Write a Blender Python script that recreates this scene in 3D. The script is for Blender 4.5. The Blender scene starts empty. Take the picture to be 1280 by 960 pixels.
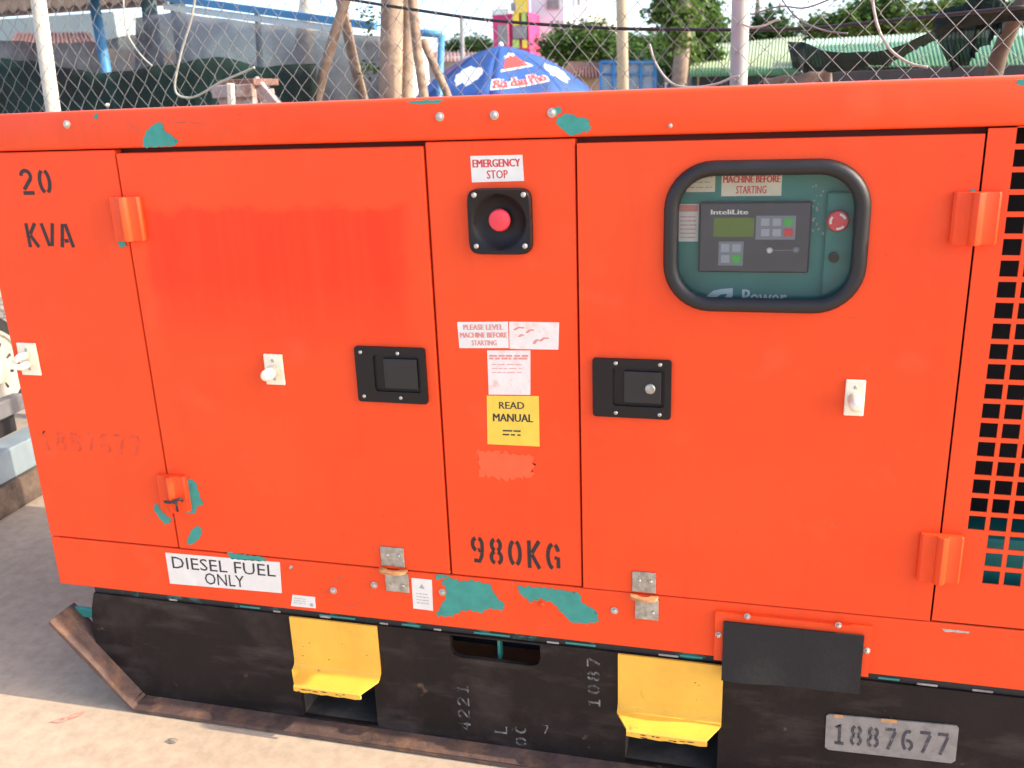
import bpy, bmesh, math, random
from mathutils import Vector, Matrix
random.seed(7)
scene = bpy.context.scene
COL = scene.collection

# ------------------------------------------------------------------ camera
FOC, YAW, PITCH, ROLL = 1154.29, -0.2615977, -0.3062392, -0.0380116
CAM_H, CAM_D = 1.45, 1.70            # eye height above the concrete, distance to the generator face (plane y=0)
_f = Vector((math.sin(YAW)*math.cos(PITCH), math.cos(YAW)*math.cos(PITCH), math.sin(PITCH)))
_r0 = Vector((math.cos(YAW), -math.sin(YAW), 0)); _u0 = _r0.cross(_f)
_r = _r0*math.cos(ROLL) + _u0*math.sin(ROLL); _u = -_r0*math.sin(ROLL) + _u0*math.cos(ROLL)
cam = bpy.data.cameras.new('camera'); cam.sensor_width = 36; cam.lens = FOC/1280*36
cam.clip_start = 0.05; cam.clip_end = 3000
cam_o = bpy.data.objects.new('camera', cam); COL.objects.link(cam_o)
m = Matrix.Identity(4)
for i in range(3):
    m[i][0] = _r[i]; m[i][1] = _u[i]; m[i][2] = -_f[i]
m[0][3], m[1][3], m[2][3] = 0, -CAM_D, CAM_H
cam_o.matrix_world = m
scene.camera = cam_o
cam.dof.use_dof = True; cam.dof.focus_distance = 1.9; cam.dof.aperture_fstop = 6.3

# ------------------------------------------------------------------ light
SUN_EL = math.radians(32); K = 0.016     # the sun stands to the right, a hair behind the generator's face
sz = math.sin(SUN_EL); sy = K*sz; sx = math.sqrt(1-sz*sz-sy*sy)
world = bpy.data.worlds.new('World'); scene.world = world; world.use_nodes = True
wn = world.node_tree.nodes; wl = world.node_tree.links
sky = wn.new('ShaderNodeTexSky'); sky.sky_type = 'NISHITA'; sky.sun_disc = False
sky.sun_elevation = SUN_EL; sky.sun_rotation = math.atan2(sx, sy)
sky.dust_density = 2.0; sky.air_density = 0.7; sky.ozone_density = 0.7
wl.new(sky.outputs[0], wn['Background'].inputs[0]); wn['Background'].inputs[1].default_value = 0.15
sun = bpy.data.lights.new('sun', 'SUN'); sun.energy = 2.0; sun.angle = math.radians(0.5); sun.color = (1, 0.88, 0.70)
sun_o = bpy.data.objects.new('sun', sun); COL.objects.link(sun_o)
sun_o.rotation_euler = Vector((sx, sy, sz)).to_track_quat('Z', 'Y').to_euler()
vs = scene.view_settings; vs.view_transform = 'Standard'; vs.look = 'None'; vs.gamma = 1; vs.exposure = 1.83
vs.use_curve_mapping = False

# ------------------------------------------------------------------ helpers
def slope(px, py):
    v = _r*((px-640)/FOC) + _u*(-(py-480)/FOC) + _f
    return v/v.y
def B(px, py, D):                        # point seen at that pixel on the upright plane D metres ahead
    s = slope(px, py)
    return Vector((s.x*D, D-CAM_D, CAM_H+s.z*D))
def F(px, py, y=0.0):                    # the same on the plane y
    return B(px, py, CAM_D+y)
def rect(x0, y0, x1, y1, y=0.0):         # pixel box -> axis-aligned x0,x1,z0,z1 on plane y
    c = [F(x0, y0, y), F(x1, y0, y), F(x1, y1, y), F(x0, y1, y)]
    return ((c[0].x+c[3].x)/2, (c[1].x+c[2].x)/2, (c[2].z+c[3].z)/2, (c[0].z+c[1].z)/2)

def link(name, me, mats, parent=None):
    o = bpy.data.objects.new(name, me); COL.objects.link(o)
    for mt in (mats if isinstance(mats, (list, tuple)) else [mats]): me.materials.append(mt)
    if parent is not None:
        o.parent = parent
        if parent.type == 'EMPTY': o.matrix_parent_inverse = Matrix.Translation(-parent.location)
    return o
def tag(o, label=None, cat=None, group=None, kind=None):
    if label: o['label'] = label
    if cat: o['category'] = cat
    if group: o['group'] = group
    if kind: o['kind'] = kind
    return o
def thing(name, label, cat, loc, group=None):
    o = bpy.data.objects.new(name, None); COL.objects.link(o); o.location = loc; o.empty_display_size = 0.1
    return tag(o, label, cat, group)
def done(name, bm, mats, parent=None, smooth=False, angle=None):
    bmesh.ops.recalc_face_normals(bm, faces=bm.faces[:])
    me = bpy.data.meshes.new(name); bm.to_mesh(me); bm.free()
    if smooth:
        for p in me.polygons: p.use_smooth = True
        if angle: me.set_sharp_from_angle(angle=math.radians(angle))
    return link(name, me, mats, parent)
def raw(name, V, Fc, mats, parent=None, smooth=False, mi=None):
    me = bpy.data.meshes.new(name); me.from_pydata([tuple(v) for v in V], [], Fc)
    if smooth:
        for p in me.polygons: p.use_smooth = True
    if mi:
        for p, k in zip(me.polygons, mi): p.material_index = k
    return link(name, me, mats, parent)
def abox(bm, x0, x1, y0, y1, z0, z1, bev=0.0, seg=1, mi=0, mat=None):
    M = Matrix.Translation(((x0+x1)/2, (y0+y1)/2, (z0+z1)/2)) @ Matrix.Diagonal((abs(x1-x0), abs(y1-y0), abs(z1-z0), 1))
    if mat is not None: M = mat @ M
    r = bmesh.ops.create_cube(bm, size=1, matrix=M); vs_ = r['verts']
    fs = list({f for v in vs_ for f in v.link_faces})
    if bev > 0:
        es = list({e for v in vs_ for e in v.link_edges})
        rr = bmesh.ops.bevel(bm, geom=es, offset=bev, segments=seg, profile=0.5, affect='EDGES', clamp_overlap=True)
        fs = list({f for v in rr['verts'] for f in v.link_faces} | {f for f in fs if f.is_valid})
    for f in fs: f.material_index = mi
    return fs
def box(name, x0, x1, y0, y1, z0, z1, mats, parent=None, bev=0.0, seg=1):
    bm = bmesh.new(); abox(bm, x0, x1, y0, y1, z0, z1, bev, seg)
    return done(name, bm, mats, parent)
def tube(bm, pts, rad, n=8, mi=0, cap=True):
    pts = [Vector(p) for p in pts]; rings = []
    for i, p in enumerate(pts):
        t = (pts[min(i+1, len(pts)-1)]-pts[max(i-1, 0)]).normalized()
        a = t.cross(Vector((0, 0, 1)) if abs(t.z) < .9 else Vector((0, 1, 0))).normalized(); b = t.cross(a)
        r = rad[i] if isinstance(rad, (list, tuple)) else rad
        rings.append([bm.verts.new(p+a*r*math.cos(2*math.pi*k/n)+b*r*math.sin(2*math.pi*k/n)) for k in range(n)])
    for A, Bq in zip(rings[:-1], rings[1:]):
        for k in range(n):
            f = bm.faces.new((A[k], A[(k+1) % n], Bq[(k+1) % n], Bq[k])); f.material_index = mi; f.smooth = True
    if cap:
        for R_ in (rings[0], rings[-1]): bm.faces.new(R_).material_index = mi
def tube_obj(name, pts, rad, mats, parent=None, n=8):
    bm = bmesh.new(); tube(bm, pts, rad, n); return done(name, bm, mats, parent)
def smoothline(pts, n=8):                # Catmull-Rom through points
    pts = [Vector(p) for p in pts]; out = []
    for i in range(len(pts)-1):
        p0 = pts[max(i-1, 0)]; p1 = pts[i]; p2 = pts[i+1]; p3 = pts[min(i+2, len(pts)-1)]
        for k in range(n):
            t = k/n
            out.append(.5*((2*p1)+(p2-p0)*t+(2*p0-5*p1+4*p2-p3)*t*t+(3*p1-p0-3*p2+p3)*t**3))
    return out+[pts[-1]]
def lathe(bm, c, prof, n=20, axis='y', mi=0):   # prof: (radius, along) pairs; along points to -y (towards the viewer)
    rings = []
    for r, a in prof:
        ring = []
        for k in range(n):
            t = 2*math.pi*k/n
            if axis == 'y': p = Vector((r*math.cos(t), -a, r*math.sin(t)))
            elif axis == 'x': p = Vector((a, r*math.cos(t), r*math.sin(t)))
            else: p = Vector((r*math.cos(t), r*math.sin(t), a))
            ring.append(bm.verts.new(Vector(c)+p))
        rings.append(ring)
    for A, Bq in zip(rings[:-1], rings[1:]):
        for k in range(n):
            f = bm.faces.new((A[k], A[(k+1) % n], Bq[(k+1) % n], Bq[k])); f.smooth = True; f.material_index = mi
    for R_ in (rings[0], rings[-1]):
        f = bm.faces.new(R_); f.material_index = mi
def rrect(x0, x1, z0, z1, r, n=6, bulge=0.0):
    pts = []; cx = (x0+x1)/2; cz = (z0+z1)/2
    for (ax, az, a0) in ((x1-r, z1-r, 0), (x0+r, z1-r, 90), (x0+r, z0+r, 180), (x1-r, z0+r, 270)):
        for k in range(n+1):
            a = math.radians(a0+90*k/n); pts.append((ax+r*math.cos(a), az+r*math.sin(a)))
    return pts
def densify(loop, step):
    out = []
    for a, b in zip(loop, loop[1:]+loop[:1]):
        n = max(1, int(math.hypot(b[0]-a[0], b[1]-a[1])/step))
        for k in range(n): out.append((a[0]+(b[0]-a[0])*k/n, a[1]+(b[1]-a[1])*k/n))
    return out
def plate(bm, outer, holes, y0, y1, mi=0):
    """flat plate in x,z with holes, from y0 (front) to y1 (back)"""
    loops = [outer]+holes; made = {}
    for y in (y0, y1):
        es = []; rv = []
        for lp in loops:
            vs_ = [bm.verts.new((x, y, z)) for x, z in lp]; rv.append(vs_)
            for a, b in zip(vs_, vs_[1:]+vs_[:1]): es.append(bm.edges.new((a, b)))
        g = bmesh.ops.triangle_fill(bm, use_beauty=True, use_dissolve=False, edges=es)
        for f in g['geom']:
            if isinstance(f, bmesh.types.BMFace): f.material_index = mi
        made[y] = rv
    for A, Bq in zip(made[y0], made[y1]):
        n = len(A)
        for k in range(n):
            bm.faces.new((A[k], A[(k+1) % n], Bq[(k+1) % n], Bq[k])).material_index = mi
def flat(bm, pts, y, mi=0, flip=False):  # polygon in x,z facing the viewer
    vs_ = [bm.verts.new((p[0], y, p[1])) for p in pts]
    es = [bm.edges.new((a, b)) for a, b in zip(vs_, vs_[1:]+vs_[:1])]
    for f in bmesh.ops.triangle_fill(bm, use_beauty=True, use_dissolve=False, edges=es)['geom']:
        if isinstance(f, bmesh.types.BMFace): f.material_index = mi
def ribbon(bm, pts, w, tf, mi=0):        # stroke of width w through 2-D points, each mapped by tf
    n = len(pts); L = []; R_ = []
    for i, p in enumerate(pts):
        a = pts[max(i-1, 0)]; b = pts[min(i+1, n-1)]
        dx, dy = b[0]-a[0], b[1]-a[1]; l = math.hypot(dx, dy) or 1
        nx, ny = -dy/l*w/2, dx/l*w/2
        L.append(bm.verts.new(tf(p[0]+nx, p[1]+ny))); R_.append(bm.verts.new(tf(p[0]-nx, p[1]-ny)))
    for i in range(n-1):
        bm.faces.new((L[i], L[i+1], R_[i+1], R_[i])).material_index = mi
def arc(cx, cy, rx, ry, a0, a1, n=8):
    return [(cx+rx*math.cos(math.radians(a0+(a1-a0)*k/n)), cy+ry*math.sin(math.radians(a0+(a1-a0)*k/n))) for k in range(n+1)]
GL = {
 '0': [arc(.28, .5, .21, .44, 108, 252), arc(.28, .5, .21, .44, 72, -72)],
 '1': [[(.1, .8), (.29, .95), (.29, .1)], [(.08, .05), (.5, .05)]],
 '2': [arc(.27, .72, .21, .22, 175, -30)+[(.1, .2)], [(.03, .06), (.52, .06)]],
 '6': [arc(.28, .5, .21, .44, 60, 250), arc(.28, .28, .2, .22, 115, -70)],
 '7': [[(.03, .94), (.5, .94)], [(.48, .84), (.2, 0)]],
 '8': [arc(.28, .73, .18, .21, 110, 250), arc(.28, .73, .18, .21, 70, -70), arc(.28, .27, .21, .22, 110, 250), arc(.28, .27, .21, .22, 70, -70)],
 '9': [arc(.28, .7, .2, .24, 110, 250), arc(.28, .7, .2, .24, 70, 0, 5)+[(.475, .5), (.45, .28), (.35, .08), (.12, .1)], [(.30, .47), (.385, .50)]],
 'K': [[(.09, 0), (.09, 1)], [(.5, 1), (.2, .55)], [(.2, .5), (.5, 0)]],
 'V': [[(.02, 1), (.23, .05)], [(.34, .05), (.54, 1)]],
 'A': [[(.02, 0), (.22, .97)], [(.34, .97), (.54, 0)], [(.18, .27), (.37, .27)]],
 'G': [arc(.29, .5, .22, .44, 100, 262), arc(.29, .5, .22, .44, 70, 25), [(.49, .08), (.49, .44), (.34, .44)]],
 'D': [[(.09, 0), (.09, 1)], arc(.15, .5, .34, .46, 75, -75)],
 'C': [arc(.29, .5, .22, .44, 60, 300)],
 'L': [[(.09, 1), (.09, .05), (.5, .05)]],
 '4': [[(.4, 0), (.4, 1), (.03, .3), (.52, .3)]],
}
def stencil(name, text, x0, x1, z0, z1, y, mat, parent, w=.15, rot=0, slant=0):
    bm = bmesh.new(); adv = .78; n = len(text); tot = (n-1)*adv+.56
    sxx = (x1-x0)/tot; szz = (z1-z0)
    for i, ch in enumerate(text):
        for st in GL.get(ch, []):
            def tf(u, v, i=i):
                if rot: return (x0+(1-v)*(x1-x0), y, z0+(i*adv+u)/tot*(z1-z0))
                return (x0+(i*adv+u)*sxx + slant*v*szz, y, z0+v*szz)
            ribbon(bm, st, w, tf)
    return done(name, bm, mat, parent)
_tc = {}
def text_mesh(s, bold=0.0):
    k = (s, bold)
    if k in _tc: return _tc[k]
    c = bpy.data.curves.new('t', 'FONT'); c.body = s; c.size = 1; c.resolution_u = 2
    o = bpy.data.objects.new('t', c); COL.objects.link(o)
    bpy.context.view_layer.update()
    me = bpy.data.meshes.new_from_object(o.evaluated_get(bpy.context.evaluated_depsgraph_get()))
    V = [(v.co.x, v.co.y) for v in me.vertices]; P = [tuple(p.vertices) for p in me.polygons]
    bpy.data.objects.remove(o); bpy.data.curves.remove(c); bpy.data.meshes.remove(me)
    x0 = min(v[0] for v in V); x1 = max(v[0] for v in V); y0 = min(v[1] for v in V); y1 = max(v[1] for v in V)
    V = [((a-x0)/(x1-x0), (b-y0)/(y1-y0)) for a, b in V]
    _tc[k] = (V, P); return _tc[k]
def put_text(bm, s, tf, mi=0, bold=0.0): # tf maps (u,v) in the unit box
    V, P = text_mesh(s)
    for q, du in enumerate((0, -bold, bold) if bold else (0,)):      # heavier strokes: three hair-thin layers side by side
        vs_ = [bm.verts.new(Vector(tf(u+du, v))+Vector((0, .00012*q, 0))) for u, v in V]
        for p in P:
            try: bm.faces.new([vs_[i] for i in p]).material_index = mi
            except ValueError: pass
def quad_tf(c, y):                       # bilinear map of the unit square on four (x,z) corners: bl, br, tr, tl
    def tf(u, v):
        a = c[0].lerp(c[1], u); b = c[3].lerp(c[2], u); p = a.lerp(b, v)
        return (p.x, y, p.z)
    return tf

# ------------------------------------------------------------------ materials
def mat(name, base, rough=.5, metal=0.0, var=0.0, vscale=8.0, bump=0.0, bscale=60.0, spec=.5, coat=0.0, second=None, sfac=(.45, .6), sscale=6.0, emit=None, island=0.0):
    M = bpy.data.materials.new(name); M.use_nodes = True
    N = M.node_tree.nodes; L = M.node_tree.links; P = N['Principled BSDF']
    P.inputs['Base Color'].default_value = (*base, 1); P.inputs['Roughness'].default_value = rough
    P.inputs['Metallic'].default_value = metal; P.inputs['Specular IOR Level'].default_value = spec
    P.inputs['Coat Weight'].default_value = coat
    tc = N.new('ShaderNodeTexCoord'); col = None
    def noise(scale, detail=5, rough_=.6, vec=None):
        n = N.new('ShaderNodeTexNoise'); n.inputs['Scale'].default_value = scale
        n.inputs['Detail'].default_value = detail; n.inputs['Roughness'].default_value = rough_
        L.new(vec or tc.outputs['Object'], n.inputs['Vector']); return n
    if var > 0 or second:
        n = noise(vscale)
        mp = N.new('ShaderNodeMapRange'); mp.inputs[1].default_value = .3; mp.inputs[2].default_value = .7
        mp.inputs[3].default_value = 1-var; mp.inputs[4].default_value = 1+var
        L.new(n.outputs['Fac'], mp.inputs[0])
        h = N.new('ShaderNodeHueSaturation'); h.inputs['Color'].default_value = (*base, 1); L.new(mp.outputs[0], h.inputs['Value'])
        col = h.outputs[0]
        r = N.new('ShaderNodeMapRange'); r.inputs[3].default_value = max(.02, rough-.1); r.inputs[4].default_value = min(1, rough+.12)
        L.new(n.outputs['Fac'], r.inputs[0]); L.new(r.outputs[0], P.inputs['Roughness'])
    if second:
        n2 = noise(sscale, 8, .65)
        rp = N.new('ShaderNodeMapRange'); rp.inputs[1].default_value = sfac[0]; rp.inputs[2].default_value = sfac[1]
        L.new(n2.outputs['Fac'], rp.inputs[0])
        mx = N.new('ShaderNodeMix'); mx.data_type = 'RGBA'; L.new(rp.outputs[0], mx.inputs[0])
        L.new(col, mx.inputs[6]); mx.inputs[7].default_value = (*second, 1); col = mx.outputs[2]
    if island > 0:
        g = N.new('ShaderNodeNewGeometry'); mp = N.new('ShaderNodeMapRange'); mp.inputs[3].default_value = 1-island; mp.inputs[4].default_value = 1+island
        L.new(g.outputs['Random Per Island'], mp.inputs[0])
        h = N.new('ShaderNodeHueSaturation'); L.new(mp.outputs[0], h.inputs['Value'])
        if col: L.new(col, h.inputs['Color'])
        else: h.inputs['Color'].default_value = (*base, 1)
        col = h.outputs[0]
    if col: L.new(col, P.inputs['Base Color'])
    if bump > 0:
        n3 = noise(bscale, 4); b = N.new('ShaderNodeBump'); b.inputs['Strength'].default_value = bump; b.inputs['Distance'].default_value = .01
        L.new(n3.outputs['Fac'], b.inputs['Height']); L.new(b.outputs[0], P.inputs['Normal'])
    if emit: P.inputs['Emission Color'].default_value = (*emit, 1); P.inputs['Emission Strength'].default_value = 1
    return M

def orange_mat(name, patch=None):
    M = bpy.data.materials.new(name); M.use_nodes = True
    N = M.node_tree.nodes; L = M.node_tree.links; P = N['Principled BSDF']
    tc = N.new('ShaderNodeTexCoord')
    def noise(scale, detail=5, vec=None, rough=.6):
        n = N.new('ShaderNodeTexNoise'); n.inputs['Scale'].default_value = scale; n.inputs['Detail'].default_value = detail
        n.inputs['Roughness'].default_value = rough
        L.new(vec or tc.outputs['Object'], n.inputs['Vector']); return n.outputs['Fac']
    def rng(x, a, b, c, d):
        r = N.new('ShaderNodeMapRange'); r.inputs[1].default_value = a; r.inputs[2].default_value = b
        r.inputs[3].default_value = c; r.inputs[4].default_value = d; L.new(x, r.inputs[0]); return r.outputs[0]
    def mix(f, a, b):
        x = N.new('ShaderNodeMix'); x.data_type = 'RGBA'
        if isinstance(f, float): x.inputs[0].default_value = f
        else: L.new(f, x.inputs[0])
        for v, k in ((a, 6), (b, 7)):
            if isinstance(v, tuple): x.inputs[k].default_value = (*v, 1)
            else: L.new(v, x.inputs[k])
        return x.outputs[2]
    def mul(a, b):
        x = N.new('ShaderNodeMath'); x.operation = 'MULTIPLY'
        for v, k in ((a, 0), (b, 1)):
            if isinstance(v, float): x.inputs[k].default_value = v
            else: L.new(v, x.inputs[k])
        return x.outputs[0]
    col = mix(rng(noise(2.2), .35, .65, 0, 1), (.84, .076, .015), (.80, .064, .012))
    mp = N.new('ShaderNodeMapping'); mp.inputs['Scale'].default_value = (26, 26, 1.3); L.new(tc.outputs['Object'], mp.inputs[0])
    col = mix(mul(rng(noise(1.0, 6, mp.outputs[0]), .50, .72, 0, 1), .18), col, (.60, .05, .015))      # rain streaks
    col = mix(mul(rng(noise(9, 8), .56, .72, 0, 1), .22), col, (.80, .13, .05))                       # chalky blotches
    col = mix(mul(rng(noise(60, 3), .68, .76, 0, 1), .22), col, (.30, .05, .03))                      # specks of dirt
    if patch:
        x0, x1, z0, z1 = patch
        sp = N.new('ShaderNodeSeparateXYZ'); L.new(tc.outputs['Object'], sp.inputs[0])
        nz = rng(noise(14, 5), 0, 1, -.035, .035)
        def add(a, b):
            x = N.new('ShaderNodeMath'); L.new(a, x.inputs[0]); L.new(b, x.inputs[1]); return x.outputs[0]
        xx = add(sp.outputs['X'], nz); zz = add(sp.outputs['Z'], nz)
        msk = mul(mul(rng(xx, x0-.006, x0+.02, 0, 1), rng(xx, x1-.03, x1+.006, 1, 0)), mul(rng(zz, z1-.012, z1+.004, 1, 0), rng(zz, z0-.09, z0+.10, 0, 1)))
        mp2 = N.new('ShaderNodeMapping'); mp2.inputs['Scale'].default_value = (60, 60, 2.2); L.new(tc.outputs['Object'], mp2.inputs[0])
        msk = mul(msk, rng(noise(1.0, 4, mp2.outputs[0]), .3, .6, 0.50, .78))
        col = mix(msk, col, (.80, .032, .006))
    L.new(col, P.inputs['Base Color'])
    L.new(rng(noise(5, 6), .3, .7, .36, .54), P.inputs['Roughness'])
    P.inputs['Specular IOR Level'].default_value = .28
    b = N.new('ShaderNodeBump'); b.inputs['Strength'].default_value = .10; b.inputs['Distance'].default_value = .002
    L.new(noise(420, 2), b.inputs['Height'])
    b2 = N.new('ShaderNodeBump'); b2.inputs['Strength'].default_value = .22; b2.inputs['Distance'].default_value = .02
    L.new(noise(2.6, 2), b2.inputs['Height']); L.new(b.outputs[0], b2.inputs['Normal']); L.new(b2.outputs[0], P.inputs['Normal'])
    return M
ORANGE = orange_mat('orange_paint')
TEAL = mat('old_teal_paint', (.035, .27, .215), .5, var=.15, vscale=30)
TEALD = mat('teal_enclosure', (.008, .19, .165), .5, var=.1, vscale=10)
BLACKP = mat('black_plastic', (.010, .0075, .008), .45, var=.1, vscale=30, bump=.05, bscale=300, spec=.3)
RUBBER = mat('black_rubber', (.012, .0105, .011), .5, var=.15, vscale=20, bump=.06, bscale=200)
FLAP = mat('rubber_sheet', (.012, .010, .010), .8, var=.2, vscale=12, bump=.15, bscale=90)
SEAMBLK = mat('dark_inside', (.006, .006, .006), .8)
STEEL = mat('galvanised_steel', (.42, .41, .36), .45, metal=.6, var=.3, vscale=60, second=(.28, .26, .2), sfac=(.5, .7), sscale=70)
ZINC = mat('zinc_screw', (.48, .45, .40), .4, metal=.6, var=.2, vscale=200)
RUSTB = mat('yellowed_rust', (.50, .24, .09), .6, var=.25, vscale=60)
CREAM = mat('ivory_plastic', (.80, .73, .55), .4, var=.08, vscale=60)
WHITE = mat('white_sticker', (.74, .71, .64), .45, var=.06, vscale=25, second=(.62, .56, .46), sfac=(.62, .8), sscale=22)
FADED = mat('faded_sticker', (.78, .70, .64), .5, var=.08, vscale=30, second=(.75, .38, .26), sfac=(.52, .78), sscale=40)
YSTICK = mat('yellow_sticker', (.80, .55, .06), .5, var=.08, vscale=30)
INKR = mat('red_ink', (.62, .05, .05), .6)
INKRF = mat('faded_red_ink', (.72, .26, .22), .6)
INKB = mat('black_ink', (.03, .028, .03), .6)
INKG = mat('grey_ink', (.38, .36, .33), .6)
STEN = mat('stencil_black_paint', (.022, .014, .014), .6, var=.3, vscale=80, second=(.3, .05, .03), sfac=(.6, .8), sscale=160)
GHOST = mat('washed_out_lettering', (.60, .050, .016), .5, var=.1, vscale=60, second=(.82, .070, .014), sfac=(.42, .58), sscale=60)
REDBTN = mat('red_button', (.72, .04, .06), .38)
YELLOW = mat('yellow_step_paint', (.82, .44, .05), .5, var=.12, vscale=9, second=(.20, .10, .04), sfac=(.64, .74), sscale=22, bump=.08, bscale=80)
SKID = mat('worn_black_paint', (.0115, .0075, .0066), .6, var=.35, vscale=7, second=(.045, .032, .028), sfac=(.52, .8), sscale=5, bump=.15, bscale=40, spec=.25)
def scuffs(M, tint, scale, lo, hi, amt):
    N = M.node_tree.nodes; L = M.node_tree.links; P = N['Principled BSDF']; src = P.inputs['Base Color'].links[0].from_socket
    tc = N.new('ShaderNodeTexCoord'); mp = N.new('ShaderNodeMapping'); mp.inputs['Scale'].default_value = scale; mp.inputs['Rotation'].default_value = (0, .08, 0); L.new(tc.outputs['Object'], mp.inputs[0])
    n = N.new('ShaderNodeTexNoise'); n.inputs['Scale'].default_value = 1; n.inputs['Detail'].default_value = 9; n.inputs['Roughness'].default_value = .62; L.new(mp.outputs[0], n.inputs['Vector'])
    r = N.new('ShaderNodeMapRange'); r.inputs[1].default_value = lo; r.inputs[2].default_value = hi; r.inputs[4].default_value = amt; L.new(n.outputs['Fac'], r.inputs[0])
    mx = N.new('ShaderNodeMix'); mx.data_type = 'RGBA'; L.new(r.outputs[0], mx.inputs[0]); L.new(src, mx.inputs[6]); mx.inputs[7].default_value = (*tint, 1); L.new(mx.outputs[2], P.inputs['Base Color'])
scuffs(SKID, (.095, .072, .062), (3.5, 3.5, 15), .52, .78, .6)
scuffs(SKID, (.17, .10, .06), (18, 18, 18), .66, .74, .8)
RUST = mat('rusty_flange', (.10, .058, .045), .75, var=.35, vscale=20, second=(.24, .12, .06), sfac=(.5, .75), sscale=16, bump=.3, bscale=60)
GLASSM = bpy.data.materials.new('window_glass'); GLASSM.use_nodes = True
_n = GLASSM.node_tree.nodes; _l = GLASSM.node_tree.links
_t = _n.new('ShaderNodeBsdfTransparent'); _t.inputs[0].default_value = (.98, .99, .985, 1)
_g = _n.new('ShaderNodeBsdfGlossy'); _g.inputs['Roughness'].default_value = .06
_fz = _n.new('ShaderNodeFresnel'); _fz.inputs[0].default_value = 1.3
_dd = _n.new('ShaderNodeBsdfDiffuse'); _dd.inputs[0].default_value = (.6, .58, .52, 1)
_m0 = _n.new('ShaderNodeMixShader'); _m0.inputs[0].default_value = .012
_mx = _n.new('ShaderNodeMixShader'); _l.new(_fz.outputs[0], _mx.inputs[0])
_l.new(_t.outputs[0], _m0.inputs[1]); _l.new(_dd.outputs[0], _m0.inputs[2])
_l.new(_m0.outputs[0], _mx.inputs[1]); _l.new(_g.outputs[0], _mx.inputs[2])
_l.new(_mx.outputs[0], _n['Material Output'].inputs[0])

# ------------------------------------------------------------------ ground
def concrete():
    M = mat('concrete', (.49, .375, .26), .9, var=.10, vscale=1.3, second=(.40, .31, .22), sfac=(.5, .85), sscale=3.5, bump=.10, bscale=35)
    N = M.node_tree.nodes; L = M.node_tree.links; P = N['Principled BSDF']; tc = [n for n in N if n.type == 'TEX_COORD'][0]
    src = P.inputs['Base Color'].links[0].from_socket
    n = N.new('ShaderNodeTexNoise'); n.inputs['Scale'].default_value = 22; n.inputs['Detail'].default_value = 9; n.inputs['Roughness'].default_value = .7
    L.new(tc.outputs['Object'], n.inputs['Vector'])
    r = N.new('ShaderNodeMapRange'); r.inputs[1].default_value = .35; r.inputs[2].default_value = .7; r.inputs[3].default_value = .82; r.inputs[4].default_value = 1.12
    L.new(n.outputs['Fac'], r.inputs[0])
    h = N.new('ShaderNodeHueSaturation'); L.new(src, h.inputs['Color']); L.new(r.outputs[0], h.inputs['Value'])
    L.new(h.outputs[0], P.inputs['Base Color'])
    return M
CONC = concrete()
g = raw('ground', [(-1500, -600, 0), (1500, -600, 0), (1500, 2400, 0), (-1500, 2400, 0)], [(0, 1, 2, 3)], CONC); tag(g, kind='structure')
def ground_px(px, py, z=.0015):
    s = slope(px, py); D = (z-CAM_H)/s.z
    return Vector((s.x*D, D-CAM_D, z))
def ground_mark(name, px, mt, label, cat):
    pts = [ground_px(*p) for p in px]
    o = raw(name, pts, [tuple(range(len(pts)))], mt); return tag(o, label, cat)
REDMARK = mat('red_chalk', (.50, .17, .13), .9, var=.2, vscale=120, second=(.43, .33, .24), sfac=(.42, .6), sscale=90)
STAIN = mat('dark_stain', (.16, .14, .115), .9, var=.3, vscale=80, second=(.40, .32, .23), sfac=(.48, .62), sscale=60)
ground_mark('chalk_mark', [(60, 903), (72, 899), (86, 895), (98, 890), (107, 889), (100, 895), (88, 899), (72, 904)], REDMARK, 'thin red chalk streak on the sunlit concrete by the skid corner', 'mark')
ground_mark('oil_stain', [(206, 927), (211, 923), (219, 922), (223, 925), (219, 929), (213, 930)], STAIN, 'small dark stain spot on the sunlit concrete in front of skid', 'stain')

# ================================================================== GENERATOR
XL, XR = F(75, 727).x, 0.75
ZT = CAM_H-.0055                          # top of the roof
ZB = (F(75, 727.3).z+F(640, 793).z+F(1280, 865).z)/3   # lower edge of the canopy
DEPTH = 0.98
ZC = (F(0, 186).z+F(534, 176.5).z+F(716, 172.5).z+F(1231, 164).z)/4    # lower edge of the roof cover
gen = thing('diesel_generator', 'orange canopied diesel generator on a black skid, filling the foreground', 'generator', ((XL+XR)/2, DEPTH/2, 0))

bm = bmesh.new()                          # shell behind the outer panels
abox(bm, XL+.004, XL+.022, .004, DEPTH, ZB+.004, ZC)
abox(bm, XR-.022, XR-.004, .004, DEPTH, ZB+.004, ZC)
abox(bm, XL+.022, XR-.022, DEPTH-.018, DEPTH, ZB+.004, ZC)
abox(bm, XL+.022, XR-.022, .03, DEPTH-.018, ZB+.004, ZB+.02)
done('canopy_shell', bm, ORANGE, gen)
d1 = (F(142.5, 187).x+F(224, 684).x)/2, (F(529.5, 180).x+F(564, 717).x)/2
d2 = (F(719, 182).x+F(729, 736).x)/2, (F(1231, 166).x+F(1165, 779).x)/2
dz0 = (F(224, 684).z+F(564, 716.7).z+F(729, 737).z+F(1165, 779).z)/4
dz1 = (F(142.5, 187).z+F(529.5, 180).z+F(719, 182).z+F(1231, 166).z)/4
GAP = .0042
bm = bmesh.new()                          # inner frame the doors close against (coloured dark to put shade into the seams)
wx0, wx1, wz0, wz1 = rect(838, 208, 1077, 382)
for (a, b, c, d) in ((XL+.023, d2[0]-.02, ZB+.025, ZC),):
    abox(bm, a, b, .030, .034, c, d)
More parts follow.
